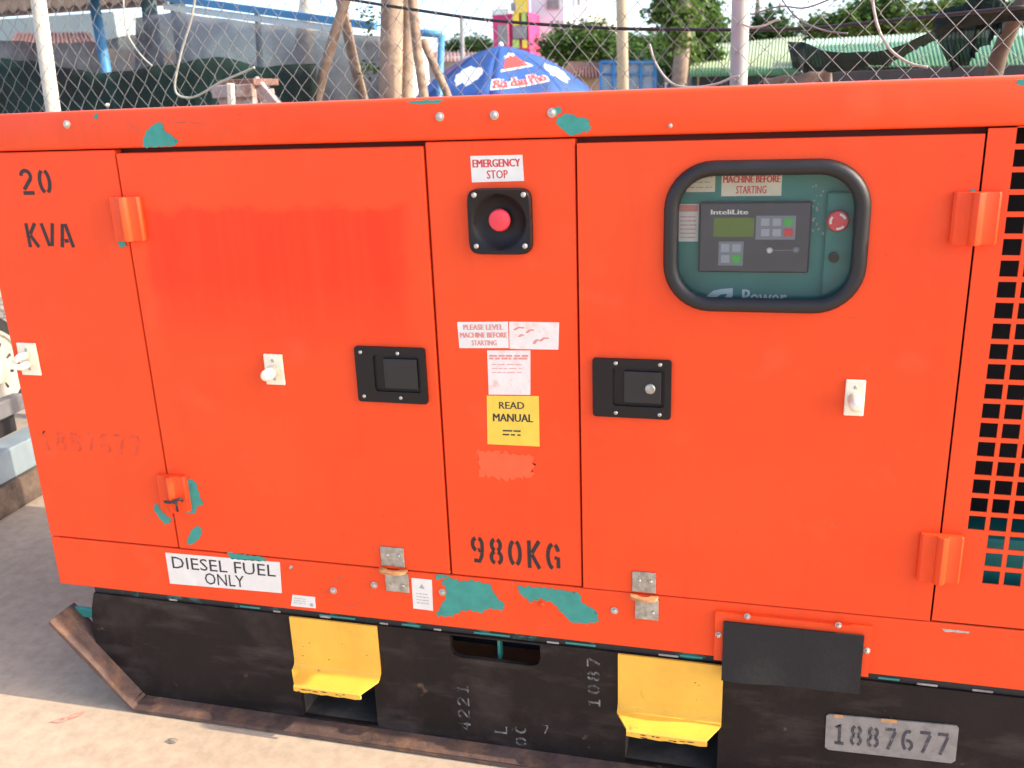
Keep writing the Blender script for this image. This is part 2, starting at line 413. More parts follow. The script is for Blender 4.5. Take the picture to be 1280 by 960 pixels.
plate(bm, [(d2[0]-.02, ZB+.025), (d2[1]+.005, ZB+.025), (d2[1]+.005, ZC), (d2[0]-.02, ZC)], [[(wx0-.03, wz0-.03), (wx1+.03, wz0-.03), (wx1+.03, wz1+.03), (wx0-.03, wz1+.03)]], .030, .034)
done('inner_frame', bm, mat('seam_shade_frame', (.10, .016, .010), .7), gen)

cov = bmesh.new()                         # roof cover: top sheet with a folded rim
abox(cov, XL-.003, XR+.003, -.005, DEPTH+.004, ZC+.001, ZT, .007, 3)
cover = done('roof_cover', cov, ORANGE, gen, smooth=True, angle=40)

side = box('side_panel', XL, d1[0]-GAP/2, 0, .026, dz0+GAP/2, ZC-.0015, ORANGE, gen, .0025, 2)
PATCH = (F(186, 330).x, F(515, 330).x, F(350, 405).z, F(350, 258).z)
door1 = box('door', d1[0]+GAP/2, d1[1]-GAP/2, -.002, .024, dz0+GAP/2, dz1-.0015, orange_mat('orange_paint_with_repainted_patch', PATCH), gen, .003, 2)
door1['label'] = 'plain orange door with a darker repainted patch'
pill = box('pillar_panel', d1[1]+GAP/2, d2[0]-GAP/2, 0, .026, dz0+GAP/2, ZC-.0015, ORANGE, gen, .0025, 2)
bm = bmesh.new()
WR = .075
plate(bm, [(d2[0]+GAP/2, dz0+GAP/2), (d2[1]-GAP/2, dz0+GAP/2), (d2[1]-GAP/2, dz1-.003), (d2[0]+GAP/2, dz1-.003)], [rrect(wx0, wx1, wz0, wz1, WR, 8)], -.002, .024)
door2 = done('door', bm, ORANGE, gen); door2['label'] = 'orange door with a rounded inspection window'

# grille panel with punched square holes
gx0, gx1, gz0, gz1 = d2[1]+GAP/2, XR, dz0+.003, ZC-.0015
HX = F(1239, 420).x-.020                  # left side of the first column of holes
hx0 = (F(1267, 180).x+F(1211, 665).x)/2; px_ = (F(1238, 667).x-F(1211, 667).x); hw = px_*.79
ztop = F(1267, 158).z; zlow = F(1211, 667).z; zlast = F(1229, 736).z
nrow = round((ztop-zlow)/.0368); pz = (ztop-zlow)/nrow; hh = pz*.76
xs = [gx0]; cols = []
k = 0
while hx0+k*px_+hw < XR-.04:
    xs += [hx0+k*px_, hx0+k*px_+hw]; cols.append(k); k += 1
xs.append(gx1)
rows = nrow+3
zs = [gz1]
for j in range(rows): zs += [ztop-j*pz, ztop-j*pz-hh]
zs = [z for z in zs if z > gz0+.01]+[gz0]
bm = bmesh.new(); grid = {}
def gv(i, j, s):
    kk = (i, j, s)
    if kk not in grid: grid[kk] = bm.verts.new((xs[i], .0 if s == 0 else .003, zs[j]))
    return grid[kk]
hole = set()
for i in range(len(xs)-1):
    for j in range(len(zs)-1):
        if i % 2 == 1 and j % 2 == 1:
            c = (i-1)//2; r = (j-1)//2
            if c == 0 and r >= nrow: continue
            hole.add((i, j))
for i in range(len(xs)-1):
    for j in range(len(zs)-1):
        if (i, j) in hole:
            a = [(i, j), (i+1, j), (i+1, j+1), (i, j+1)]
            for q, w in zip(a, a[1:]+a[:1]): bm.faces.new((gv(*q, 0), gv(*w, 0), gv(*w, 1), gv(*q, 1)))
            continue
        for s in (0, 1): bm.faces.new((gv(i, j, s), gv(i, j+1, s), gv(i+1, j+1, s), gv(i+1, j, s)))
grille = done('grille_panel', bm, ORANGE, gen)
bm = bmesh.new()                          # black sheets standing in for the dark interior behind the grille
abox(bm, gx0+.01, XR-.03, .16, .18, ZB+.03, ZC-.01); abox(bm, gx0+.006, gx0+.012, .034, .16, ZB+.03, ZC-.01)
done('grille_dark_backing', bm, mat('black_backing', (.008, .008, .008), .9), gen)
bm = bmesh.new(); abox(bm, gx0+.02, XR-.03, .05, .15, F(1235, 690).z-.15, F(1235, 690).z+.005, .01, 2)
done('radiator_shroud', bm, TEALD, gen)

rail = bmesh.new()                        # sill rail below the doors
rz1 = dz0-.001
abox(rail, XL, XR, -.001, .05, ZB, rz1, .003, 2)
sill = done('sill_rail', rail, ORANGE, gen)

def bolt(px, py, par, y=0.0, r=.0085, mt=None):
    c = F(px, py, y); bm = bmesh.new()
    lathe(bm, (c.x, y, c.z), [(r*1.35, 0), (r*1.35, .0018), (r*.9, .0022), (r*.9, .006), (r*.6, .0078), (r*.15, .0082)], 12)
    return done('bolt', bm, mt or ZINC, par, smooth=True, angle=40)
for q in ((84, 155.5), (550, 146), (618, 144), (690, 141)): bolt(*q, cover, -.005, .0062)
for q in ((468, 731), (417, 738), (553, 740), (768, 763)): bolt(*q, sill, -.001, .0062)
bolt(678, 754, sill, -.001, .0062, ORANGE)
bolt(364, 708, sill, -.001, .003)
for q in ((135, 131), (838, 157)): bolt(*q, cover, -.005, .003)

# chips where the old green paint shows
def chip(par, pts, y, jit=.0022, seed=0, mt=TEAL):
    rnd = random.Random(seed); l0 = [(F(*p).x, F(*p).z) for p in pts]; lp = densify(l0, .0035); ph = rnd.uniform(0, 6)
    lp = [(x+1.15*jit*(rnd.uniform(-1, 1)+math.sin(k*.9+ph)), z+1.15*jit*(rnd.uniform(-1, 1)+math.cos(k*1.3+ph))) for k, (x, z) in enumerate(lp)]
    bm = bmesh.new(); flat(bm, lp, y)
    if mt is TEAL and len(pts) > 6:
        for k in range(7):                     # loose flakes round the edge
            ax, az = rnd.choice(l0); ax += rnd.gauss(0, .007); az += rnd.gauss(0, .006); r = rnd.uniform(.0006, .0017)
            flat(bm, [(ax+r*rnd.uniform(.5, 1.6)*math.cos(t), az+r*rnd.uniform(.5, 1.3)*math.sin(t)) for t in [k2*1.05 for k2 in range(6)]], y)
    return done('paint_chip', bm, mt, par)
chip(cover, [(180, 184), (183, 166), (194, 155), (204, 153), (208, 163), (219, 171), (225, 176), (219, 183)], -.0056, .001, 1)
chip(cover, [(119, 147), (122, 141), (126, 144), (124, 149)], -.0056, .0008, 2)
chip(cover, [(697, 146), (712, 142), (726, 147), (737, 150), (739, 161), (728, 166), (716, 170), (704, 162), (697, 155)], -.0056, .001, 3)
chip(cover, [(692, 134), (702, 134), (703, 139), (697, 144), (692, 139)], -.0056, .0008, 4)
chip(cover, [(508, 127), (534, 125), (556, 125), (550, 129), (522, 130)], -.0056, .0006, 5)
chip(cover, [(1269, 100), (1280, 98), (1284, 101), (1280, 107), (1270, 106)], -.0056, .0008, 55)
chip(door1, [(229, 599), (241, 598), (247, 606), (250, 620), (256, 629), (246, 634), (246, 641), (234, 641), (231, 620)], -.0026, .001, 6)
chip(door1, [(234, 676), (240, 662), (248, 656), (253, 661), (252, 670), (243, 679), (236, 680)], -.0026, .0008, 7)
chip(side, [(193, 628), (197, 630), (204, 641), (213, 647), (213, 654), (206, 655), (198, 646), (193, 637)], -.0006, .0008, 8)
chip(door1, [(545, 724), (546, 717), (560, 718), (562, 721)], -.0026, .0004, 9)
chip(sill, [(553, 728), (560, 720), (575, 726), (590, 725), (613, 730), (620, 745), (632, 756), (628, 763), (612, 760), (600, 766), (590, 762), (577, 763), (566, 770), (546, 770), (548, 762), (556, 750), (558, 738)], -.0016, .0014, 10)
chip(sill, [(645, 732), (668, 733), (724, 740), (727, 752), (744, 762), (750, 775), (736, 779), (716, 778), (704, 768), (690, 752), (676, 748), (664, 752), (652, 744)], -.0016, .0014, 11)
chip(sill, [(284, 689), (300, 692), (330, 696), (333, 701), (310, 700), (288, 698)], -.0016, .0008, 12)
chip(sill, [(362, 706), (366, 706), (367, 710), (363, 711)], -.0026, .0004, 13)
chip(door1, [(147, 301), (157, 301), (159, 308), (151, 308)], -.0026, .0006, 14)
chip(side, [(1213, 238), (1217, 236), (1219, 240), (1216, 244)], -.0026, .0006, 15)
CHALK = mat('bare_patch', (.84, .105, .030), .5, var=.1, vscale=40)
chip(sill, [(1177, 785), (1212, 789), (1210, 791), (1180, 789)], -.0016, .0004, 16, mat('scraped_metal', (.45, .40, .34), .5, var=.3, vscale=90))
chip(pill, [(596, 563), (640, 566), (668, 570), (666, 596), (630, 600), (600, 594)], -.0005, .003, 17, CHALK)

SCRM = mat('scratch', (.42, .11, .07), .6, var=.3, vscale=120, second=(.82, .075, .015), sfac=(.45, .6), sscale=70)
def scratch(par, pts, y, w):
    p = smoothline([F(*q) for q in pts], 5); bm = bmesh.new(); ribbon(bm, [(q.x, q.z) for q in p], w, lambda u, v: (u, y, v)); done('scratch', bm, SCRM, par)
scratch(sill, [(398, 746), (410, 737), (424, 722), (432, 719)], -.0014, .0016); scratch(sill, [(420, 752), (436, 758), (450, 753), (461, 741), (464, 728), (452, 724)], -.0014, .0012)
scratch(cover, [(165, 155), (170, 161), (177, 164)], -.0054, .0016); scratch(cover, [(214, 154), (236, 153), (258, 156)], -.0054, .0012); scratch(cover, [(272, 169), (282, 163), (290, 160)], -.0054, .0012)
scratch(side, [(178, 652), (186, 645), (190, 643)], -.0005, .002); scratch(door1, [(494, 204), (502, 198), (508, 202)], -.0025, .0012); scratch(door2, [(1000, 640), (1030, 652), (1048, 655)], -.0025, .001)
# hinges
def hinge(par, x0, y0, x1, y1, seed):
    a0, a1, z0, z1 = rect(x0, y0, x1, y1, -.02); w = a1-a0
    bm = bmesh.new(); prof = []
    k0, k1 = a0+w*.36, a0+w*.64
    prof = [(a0, 0), (a0, -.010), (a0+.004, -.014), (k0-.003, -.014), (k0, -.016)]
    c = (k0+k1)/2; r = (k1-k0)/2
    prof += [(c-r*math.cos(math.radians(t)), -.015-.011*math.sin(math.radians(t))) for t in (20, 50, 90, 130, 160)]
    prof += [(k1, -.016), (k1+.003, -.014), (a1-.004, -.014), (a1, -.010), (a1, 0)]
    rings = []
    for z, s in ((z0, .96), (z0+.003, 1), (z1-.003, 1), (z1, .96)):
        rings.append([bm.verts.new((c+(x-c)*s, y if y == 0 else y*s, z)) for x, y in prof])
    for A, Bq in zip(rings[:-1], rings[1:]):
        for k in range(len(prof)-1): bm.faces.new((A[k], A[k+1], Bq[k+1], Bq[k]))
    bm.faces.new(rings[0]); bm.faces.new(rings[-1])
    return done('hinge', bm, ORANGE, par, smooth=True, angle=35)
hinge(door1, 136, 247, 174, 302, 1); hinge(door1, 195, 597, 231, 640, 2)
hinge(door2, 1191, 241, 1251, 307, 3); hinge(door2, 1149, 672, 1204, 731, 4)
c = F(218, 627, -.03); bm = bmesh.new()       # wire stub caught at the lower hinge
tube(bm, smoothline([F(206, 627, -.024), F(213, 628, -.03), F(224, 624, -.03), F(228, 626, -.024)], 4), .0035, 6)
tube(bm, [F(220, 625, -.03), F(221, 633, -.028), F(222, 639, -.024)], .003, 6)
lathe(bm, (c.x, -.026, c.z), [(.006, 0), (.006, .006), (.003, .008)], 8)
done('wire_stub', bm, INKB, door1)

# ivory door retainers
def retainer(par, x0, y0, x1, y1, lug, y=-.002, fork=False):
    a0, a1, z0, z1 = rect(x0, y0, x1, y1, y-.005); bm = bmesh.new(); zc = (z0+z1)/2; h = z1-z0
    abox(bm, a0, a1, y-.006, y, z0, z1, .002, 2)
    cx = (a0+a1)/2
    if fork:
        for s in (1, -1):
            tube(bm, [(cx, y-.004, zc+s*.010), (cx, y-.030, zc+s*.012), (cx, y-.048, zc+s*.006)], [.009, .008, .006], 10)
    else:
        tube(bm, [(cx, y-.004, zc-.002), (cx, y-.040, zc-.003), (cx, y-.046, zc-.003), (cx, y-.049, zc-.003)], [.0125, .0125, .010, .005], 14)
    o = done('door_retainer', bm, CREAM, par)
    for zz in (z0+h*.2, z1-h*.2):
        bm = bmesh.new(); lathe(bm, (cx, y-.006, zz), [(.0036, 0), (.0036, .0008), (.001, .0009)], 8); done('screw', bm, INKG, par)
retainer(door1, 331, 443, 354, 481, 1); retainer(door2, 1056, 475, 1081, 520, 1)
retainer(side, 24, 429, 47, 469, 1, 0, True)

# emergency stop
ex0, ex1, ez0, ez1 = rect(586, 237, 665, 316, -.008); ec = F(625, 275, -.01)
bm = bmesh.new(); cx, cz = (ex0+ex1)/2, (ez0+ez1)/2; N_ = 40
def sqc(r, n, p):                          # superellipse
    out = []
    for k in range(n):
        t = 2*math.pi*k/n; c_, s_ = math.cos(t), math.sin(t)
        out.append((cx+r*math.copysign(abs(c_)**(2/p), c_), cz+r*math.copysign(abs(s_)**(2/p), s_)))
    return out
R0 = (ex1-ex0)/2; rings = []
for r, p, y in ((R0, 7, 0), (R0, 7, -.014), (R0*.97, 7, -.018), (R0*.87, 2.6, -.0178), (R0*.80, 2, -.012), (R0*.70, 2, -.004), (R0*.45, 2, -.0015)):
    rings.append([bm.verts.new((x, y, z)) for x, z in sqc(r, N_, p)])
for A, Bq in zip(rings[:-1], rings[1:]):
    for k in range(N_): bm.faces.new((A[k], A[(k+1) % N_], Bq[(k+1) % N_], Bq[k]))
bm.faces.new(rings[-1])
es = done('stop_switch_housing', bm, BLACKP, pill, smooth=True, angle=50)
bm = bmesh.new(); lathe(bm, (ec.x, -.002, ec.z), [(.012, 0), (.012, .006), (.0205, .007), (.0215, .012), (.019, .017), (.012, .0185), (.002, .019)], 24)
done('stop_button', bm, REDBTN, pill, smooth=True, angle=45)
for q in ((593.5, 243.5), (655, 243), (596.5, 307), (657, 307)):
    c = F(*q, -.012); bm = bmesh.new(); lathe(bm, (c.x, -.0178, c.z), [(.0052, 0), (.0052, .001), (.004, .0028), (.001, .0034)], 12); done('screw', bm, ZINC, pill, smooth=True)

# paddle latches
def latch(par, x0, y0, x1, y1, knob):
    a0, a1, z0, z1 = rect(x0, y0, x1, y1, -.006); w = a1-a0; h = z1-z0; bm = bmesh.new()
    plate(bm, rrect(a0, a1, z0, z1, .006, 3), [rrect(a0+w*.26, a1-w*.08, z0+h*.2, z1-h*.14, .006, 3)], -.009, -.0021)
    abox(bm, a0+w*.24, a1-w*.06, -.0035, -.0022, z0+h*.18, z1-h*.12)
    o = done('latch_plate', bm, BLACKP, par)
    bm = bmesh.new(); abox(bm, a0+w*.40, a1-w*.12, -.0085, -.0036, z0+h*.26, z1-h*.2, .0022, 2)
    done('latch_paddle', bm, RUBBER, par)
    for fx, fz in ((.09, .1), (.62, .1), (.09, .9), (.62, .9)) if not knob else ((.3, .08), (.86, .08), (.3, .93), (.86, .93)):
        bm = bmesh.new(); lathe(bm, (a0+w*fx, -.009, z0+h*fz), [(.0042, 0), (.0038, .0016), (.001, .0024)], 10); done('screw', bm, ZINC, par)
    if knob:
        bm = bmesh.new(); lathe(bm, (a0+w*.74, -.0085, z0+h*.52), [(.010, -.002), (.010, .004), (.008, .006), (.002, .0064)], 16); done('lock_cylinder', bm, STEEL, par, smooth=True, angle=40)
latch(door1, 446, 434, 533, 503, False); latch(door2, 741, 449, 839, 522, True)

# stickers: quad + printed lines
def sticker(par, corners, y, lines=(), base=WHITE, ink=INKR, bars=(), extra=None, th=.0006, bold=.009):
    c = [F(*corners[3]), F(*corners[2]), F(*corners[1]), F(*corners[0])]       # bl, br, tr, tl
    bm = bmesh.new(); tf = quad_tf(c, y-th)
    ctr = (c[0]+c[2])/2
    f_ = [bm.verts.new(tf(u, v)) for u, v in ((0, 0), (1, 0), (1, 1), (0, 1))]; bk = [bm.verts.new((v.co.x, y, v.co.z)) for v in f_]
    bm.faces.new(f_)
    for k in range(4): bm.faces.new((f_[k], f_[(k+1) % 4], bk[(k+1) % 4], bk[k]))
    t2 = quad_tf(c, y-th-.0004)
    for s, u0, u1, v0, v1 in lines:
        put_text(bm, s, lambda u, v, u0=u0, u1=u1, v0=v0, v1=v1: t2(u0+(u1-u0)*u, v0+(v1-v0)*v), 1, bold)
    for u0, u1, v0, v1 in bars:
        bm.faces.new([bm.verts.new(t2(u, v)) for u, v in ((u0, v0), (u1, v0), (u1, v1), (u0, v1))]).material_index = 1
    if extra: extra(bm, t2)
    me = bpy.data.meshes.new('sticker'); bm.to_mesh(me); bm.free()
    return link('sticker', me, [base, ink], par)
s_ = sticker(pill, [(588, 195), (653, 193.5), (655, 226), (590, 228)], 0, [('EMERGENCY', .04, .95, .56, .86), ('STOP', .30, .70, .12, .44)])
s_['label'] = 'white emergency stop sticker with red capitals'
sticker(pill, [(571.5, 402.5), (635, 402), (636, 435), (574.5, 435)], 0, [('PLEASE LEVEL', .12, .90, .70, .90), ('MACHINE BEFORE', .04, .97, .40, .60), ('STARTING', .26, .76, .10, .30)], WHITE, INKRF)
def squig(bm, t2):
    for a, b in (((.1, .7), (.3, .78)), ((.35, .6), (.5, .7)), ((.62, .3), (.8, .42)), ((.5, .2), (.6, .35)), ((.2, .45), (.3, .5))):
        ribbon(bm, [a, ((a[0]+b[0])/2, (a[1]+b[1])/2+.06), b], .06, t2, 1)
sticker(pill, [(636.5, 402), (699, 403), (698, 437), (637, 436)], 0, [], FADED, INKRF, extra=squig)
def rows_of_dashes(seed, r0, r1, n, u0=.08, u1=.92, hgt=.03):
    rnd = random.Random(seed); out = []
    for k in range(n):
        v = r0+(r1-r0)*k/max(1, n-1); u = u0
        while u < u1-.05:
            l = rnd.uniform(.06, .2); out.append((u, min(u+l, u1), v, v+hgt)); u += l+rnd.uniform(.02, .05)
    return out
sticker(pill, [(609, 438), (663, 438), (663, 493.5), (611, 493)], 0, [], FADED, INKRF, bars=rows_of_dashes(3, .8, .86, 2, .05, .95, .04)+rows_of_dashes(4, .5, .68, 3, .1, .8, .015))
sticker(pill, [(608.5, 494.5), (673.5, 495), (674.5, 558), (609.5, 555)], 0, [('READ', .24, .72, .74, .88), ('MANUAL', .12, .88, .48, .64)], YSTICK, INKB, bars=rows_of_dashes(9, .2, .28, 2, .3, .7, .03))
s_ = sticker(sill, [(207, 690.5), (350, 702.5), (352.5, 741), (213, 729)], -.001, [('DIESEL FUEL', .05, .96, .52, .90), ('ONLY', .33, .68, .08, .46)], WHITE, INKB, bold=0)
s_['label'] = 'white sticker reading diesel fuel only'
sticker(sill, [(366, 743), (394, 746), (395, 760), (364, 757)], -.001, [], WHITE, INKG, bars=rows_of_dashes(5, .3, .7, 3, .1, .6, .05)+[(.78, .9, .15, .4)])
def tri(bm, t2): bm.faces.new([bm.verts.new(t2(*p)) for p in ((.36, .70), (.64, .68), (.5, .84))]).material_index = 1
sticker(sill, [(514.5, 722), (540, 724.5), (541.5, 763), (517, 760)], -.001, [], WHITE, INKG, bars=rows_of_dashes(6, .2, .5, 4, .2, .8, .025), extra=tri)

# stencilled lettering
xa, xb, za, zb = rect(26, 211, 64, 243); stencil('stencil_lettering', '20', xa, xb, za, zb, -.0006, STEN, side)
xa, xb, za, zb = rect(33, 279, 90, 309); stencil('stencil_lettering', 'KVA', xa, xb, za, zb, -.0006, STEN, side)
xa, xb, za, zb = rect(589, 674, 700, 708); stencil('stencil_lettering', '980KG', xa, xb, za, zb, -.0006, STEN, pill)
xa, xb, za, zb = rect(52, 541, 176, 566); stencil('faded_lettering', '1887677', xa, xb, za, zb, -.0006, GHOST, side, .12)

# hasps
def hasp(x0, y0, x1, y1):
    a0, a1, z0, z1 = rect(x0, y0, x1, y1, -.006); h = z1-z0; bm = bmesh.new()
    abox(bm, a0, a1-.004, -.0055, -.0022, z0+h*.58, z1, .001)
    abox(bm, a0+.006, a1+.002, -.005, -.0012, z0, z0+h*.44, .001)
    o = done('hasp', bm, STEEL, sill)
    bm = bmesh.new(); cxx = (a0+a1)/2-.001; cz_ = z0+h*.51; ring = []
    outer = [(cxx+(a1-a0)*.55*math.cos(t), -.004-.022*abs(math.sin(t))**.6) for t in [math.pi*k/12 for k in range(13)]]
    inner = [(cxx+(a1-a0)*.26*math.cos(t), -.008-.007*abs(math.sin(t))) for t in [math.pi*k/12 for k in range(13)]]
    vt = [[bm.verts.new((x, y, cz_+s)) for x, y in lp] for lp in (outer, inner) for s in (-.003, .003)]
    o0, o1, i0, i1 = vt
    for k in range(12):
        for A, Bq in ((o0, o1), (i1, i0), (o1, i1), (i0, o0)): bm.faces.new((A[k], A[k+1], Bq[k+1], Bq[k]))
    done('staple', bm, RUSTB, sill)
    for fx, fz in ((.28, .82), (.72, .82), (.82, .16)):
        bm = bmesh.new(); lathe(bm, (a0+(a1-a0)*fx, -.0055, z0+h*fz), [(.0045, 0), (.004, .002), (.001, .003)], 8); done('rivet', bm, ZINC, sill)
hasp(477, 685, 508, 740); hasp(790, 716, 822, 775)

# rubber flap in its frame
a0, a1, z0, z1 = rect(893, 764, 1088, 846); bm = bmesh.new()
plate(bm, [(a0, ZB-.002), (a1, ZB-.002), (a1, F(990, 775).z+.006), (a0, F(990, 775).z+.006)], [], -.010, -.0014)
fr = done('flap_frame', bm, ORANGE, gen)
b0, b1, c0, c1 = rect(903, 776, 1078, 855, -.013); bm = bmesh.new(); nx, nz = 16, 10; gvv = {}
b0, b1, c0, c1 = F(903, 815, -.013).x, F(1077, 830, -.013).x, F(990, 856, -.013).z, F(990, 785, -.013).z
for s in (0, 1):
    for i in range(nx+1):
        for j in range(nz+1):
            u, v = i/nx, j/nz
            y = -.0125-.004*s - .010*(1-v)**2*(.6+.4*math.sin(u*5+1)) - .002*math.sin(u*11)*(1-v)
            gvv[i, j, s] = bm.verts.new((b0+(b1-b0)*u, y, c0+(c1-c0)*v))
for i in range(nx):
    for j in range(nz):
        for s in (0, 1): bm.faces.new((gvv[i, j, s], gvv[i+1, j, s], gvv[i+1, j+1, s], gvv[i, j+1, s]))
for i in range(nx):
    for j in (0, nz): bm.faces.new((gvv[i, j, 0], gvv[i+1, j, 0], gvv[i+1, j, 1], gvv[i, j, 1]))
for j in range(nz):
    for i in (0, nx): bm.faces.new((gvv[i, j, 0], gvv[i, j+1, 0], gvv[i, j+1, 1], gvv[i, j, 1]))
fl = done('rubber_flap', bm, FLAP, gen, smooth=True, angle=60)
for q in ((934, 770), (1048, 781), (898, 793), (1083.5, 813)): bolt(*q, fr, -.010, .0048)

# inspection window: rubber gasket, pane, control cabinet behind
prof = [(wx, wz) for wx, wz in rrect(wx0, wx1, wz0, wz1, WR, 9)]
bm = bmesh.new(); n = len(prof); rings = []
cxw, czw = (wx0+wx1)/2, (wz0+wz1)/2
for k in range(n):
    p = Vector((prof[k][0], 0, prof[k][1])); a = Vector((prof[k-1][0], 0, prof[k-1][1])); b = Vector((prof[(k+1) % n][0], 0, prof[(k+1) % n][1]))
    t = (b-a).normalized(); o_ = Vector((t.z, 0, -t.x))
    if o_.dot(p-Vector((cxw, 0, czw))) < 0: o_ = -o_
    ring = []
    for j in range(10):
        an = 2*math.pi*j/10
        ring.append(bm.verts.new(p+o_*(.0135*math.cos(an)-.0015)+Vector((0, -1, 0))*(.014*math.sin(an)+.004)))
    rings.append(ring)
for k in range(n):
    A, Bq = rings[k], rings[(k+1) % n]
    for j in range(10): bm.faces.new((A[j], A[(j+1) % 10], Bq[(j+1) % 10], Bq[j]))
done('window_gasket', bm, RUBBER, door2, smooth=True)
bm = bmesh.new(); plate(bm, rrect(wx0-.004, wx1+.004, wz0-.004, wz1+.004, WR, 8), [], .006, .0085)
done('window_pane', bm, GLASSM, door2)
YB = .055
cab = bmesh.new()
abox(cab, wx0-.05, wx1+.05, YB, YB+.02, wz0-.06, wz1+.06)
for (p, q, r, s) in ((wx0-.05, wx0-.045, wz0-.06, wz1+.06), (wx1+.045, wx1+.05, wz0-.06, wz1+.06)): abox(cab, p, q, .034, YB-.0005, r, s)
abox(cab, wx0-.045, wx1+.045, .034, YB-.0005, wz1+.055, wz1+.06)
# raised side box with the stop switch
q0, q1, q2, q3 = rect(1030, 240, 1075, 372, YB-.01)
abox(cab, q0, q1, YB-.014, YB-.0005, q2, q3, .002)
cabinet = done('control_cabinet', cab, TEALD, gen)
def R_(x0, y0, x1, y1, y): return rect(x0, y0, x1, y1, y)
def cbox(name, px, y0, y1, mt, bev=.0008):
    a, b, c_, d_ = rect(*px, y0); return box(name, a, b, y0, y1, c_, d_, mt, cabinet, bev)
CTRL = mat('controller_grey', (.034, .040, .058), .4, var=.1, vscale=40)
KEYP = mat('keypad_grey', (.20, .22, .25), .5)
KEYD = mat('key_face', (.36, .38, .40), .5)
LCD = mat('lcd_green', (.09, .17, .02), .2)
GRN = mat('green_key', (.05, .42, .06), .4); REDK = mat('red_key', (.62, .03, .05), .4)
YC = YB-.018
cbox('controller_face', (873.5, 252.5, 1013, 341), YC, YB-.0005, CTRL, .003)
cbox('display_screen', (892, 272, 942.5, 296), YC-.0008, YC-.0001, LCD, 0)
cbox('keypad', (944.7, 269.6, 994.5, 299.5), YC-.0006, YC-.0001, KEYP, 0)
cbox('keypad', (898, 302, 929, 332), YC-.0006, YC-.0001, KEYP, 0)
for i in range(3):
    for j in range(2):
        mt = KEYD if i < 2 else (GRN if j == 0 else REDK)
        cbox('key', (951+i*14.5, 273+j*13, 962+i*14.5, 282.5+j*13), YC-.002, YC-.0007, mt, .0004)
for i in range(2):
    for j in range(2):
        cbox('key', (901+i*14, 305+j*13.5, 912+i*14, 315+j*13.5), YC-.002, YC-.0007, GRN if i and j else KEYD, .0004)
for q, r, mt in (((962, 313), .0058, WHITE), ((995, 312), .0066, KEYP)):
    c = F(*q, YC); bm = bmesh.new(); lathe(bm, (c.x, YC-.0002, c.z), [(r, 0), (r*.9, .002), (r*.2, .003)], 12); done('indicator_lamp', bm, mt, cabinet, smooth=True)
bm = bmesh.new(); a, b = F(966, 313, YC), F(991, 312.5, YC)
ribbon(bm, [(a.x, a.z), (b.x, b.z)], .0012, lambda u, v: (u, YC-.0006, v)); done('indicator_line', bm, KEYP, cabinet)
bm = bmesh.new(); xa, xb, za, zb = rect(889, 262, 935, 268, YC)
put_text(bm, 'InteliLite', lambda u, v: (xa+(xb-xa)*u, YC-.0006, za+(zb-za)*v), 0, .01)
done('controller_lettering', bm, WHITE, cabinet)
c = F(1047, 276, YB-.03); bm = bmesh.new()
lathe(bm, (c.x, YB-.0145, c.z), [(.011, 0), (.011, .012), (.0185, .013), (.0195, .018), (.017, .023), (.004, .025)], 20); done('stop_knob', bm, REDBTN, cabinet, smooth=True, angle=45)
bm = bmesh.new()
for t0 in (20, 140, 260):
    ribbon(bm, [(c.x+.0125*math.cos(math.radians(t)), c.z+.0125*math.sin(math.radians(t))) for t in range(t0, t0+70, 10)], .004, lambda u, v: (u, YB-.041, v))
done('knob_arrows', bm, WHITE, cabinet)
c = F(1042, 322, YB-.02); bm = bmesh.new(); lathe(bm, (c.x, YB-.0145, c.z), [(.009, 0), (.009, .008), (.002, .009)], 14); done('selector_knob', bm, BLACKP, cabinet, smooth=True, angle=40)
def csticker(px, lines, base, ink, bars=()):
    a, b, c_, d_ = rect(*px, YB-.001); bm = bmesh.new()
    bm.faces.new([bm.verts.new((x, YB-.0008, z)) for x, z in ((a, c_), (b, c_), (b, d_), (a, d_))])
    t2 = lambda u, v: (a+(b-a)*u, YB-.0014, c_+(d_-c_)*v)
    for s, u0, u1, v0, v1 in lines: put_text(bm, s, lambda u, v: t2(u0+(u1-u0)*u, v0+(v1-v0)*v), 1, .007)
    for u0, u1, v0, v1 in bars: bm.faces.new([bm.verts.new(t2(u, v)) for u, v in ((u0, v0), (u1, v0), (u1, v1), (u0, v1))]).material_index = 1
    me = bpy.data.meshes.new('sticker'); bm.to_mesh(me); bm.free(); return link('sticker', me, [base, ink], cabinet)
CSTK = mat('yellowed_sticker', (.72, .66, .50), .5, var=.1, vscale=30)
csticker((902, 205, 977.5, 245), [('PLEASE LEVEL', .10, .90, .74, .94), ('MACHINE BEFORE', .03, .97, .42, .64), ('STARTING', .25, .75, .08, .32)], CSTK, INKR)
csticker((858, 214, 894, 240), [], CSTK, INKG, rows_of_dashes(2, .2, .7, 3, .1, .9, .05))
csticker((848, 255, 873, 302), [], WHITE, INKRF, [(0.02, .98, .8, .98)]+rows_of_dashes(8, .1, .65, 6, .1, .9, .03))
bm = bmesh.new(); xa, xb, za, zb = rect(928, 362, 983, 380, YB)
put_text(bm, 'Power', lambda u, v: (xa+(xb-xa)*u, YB-.0012, za+(zb-za)*v), 0, .010)
lp = [F(*p, YB) for p in ((880, 377), (884, 369), (892, 363), (902, 361), (916, 360), (916, 369), (912, 377), (904, 377), (909, 367), (901, 368), (893, 373), (891, 377))]
flat(bm, [(p.x, p.z) for p in lp], YB-.0012)
done('maker_lettering', bm, mat('pale_print', (.62, .72, .68), .5), cabinet)

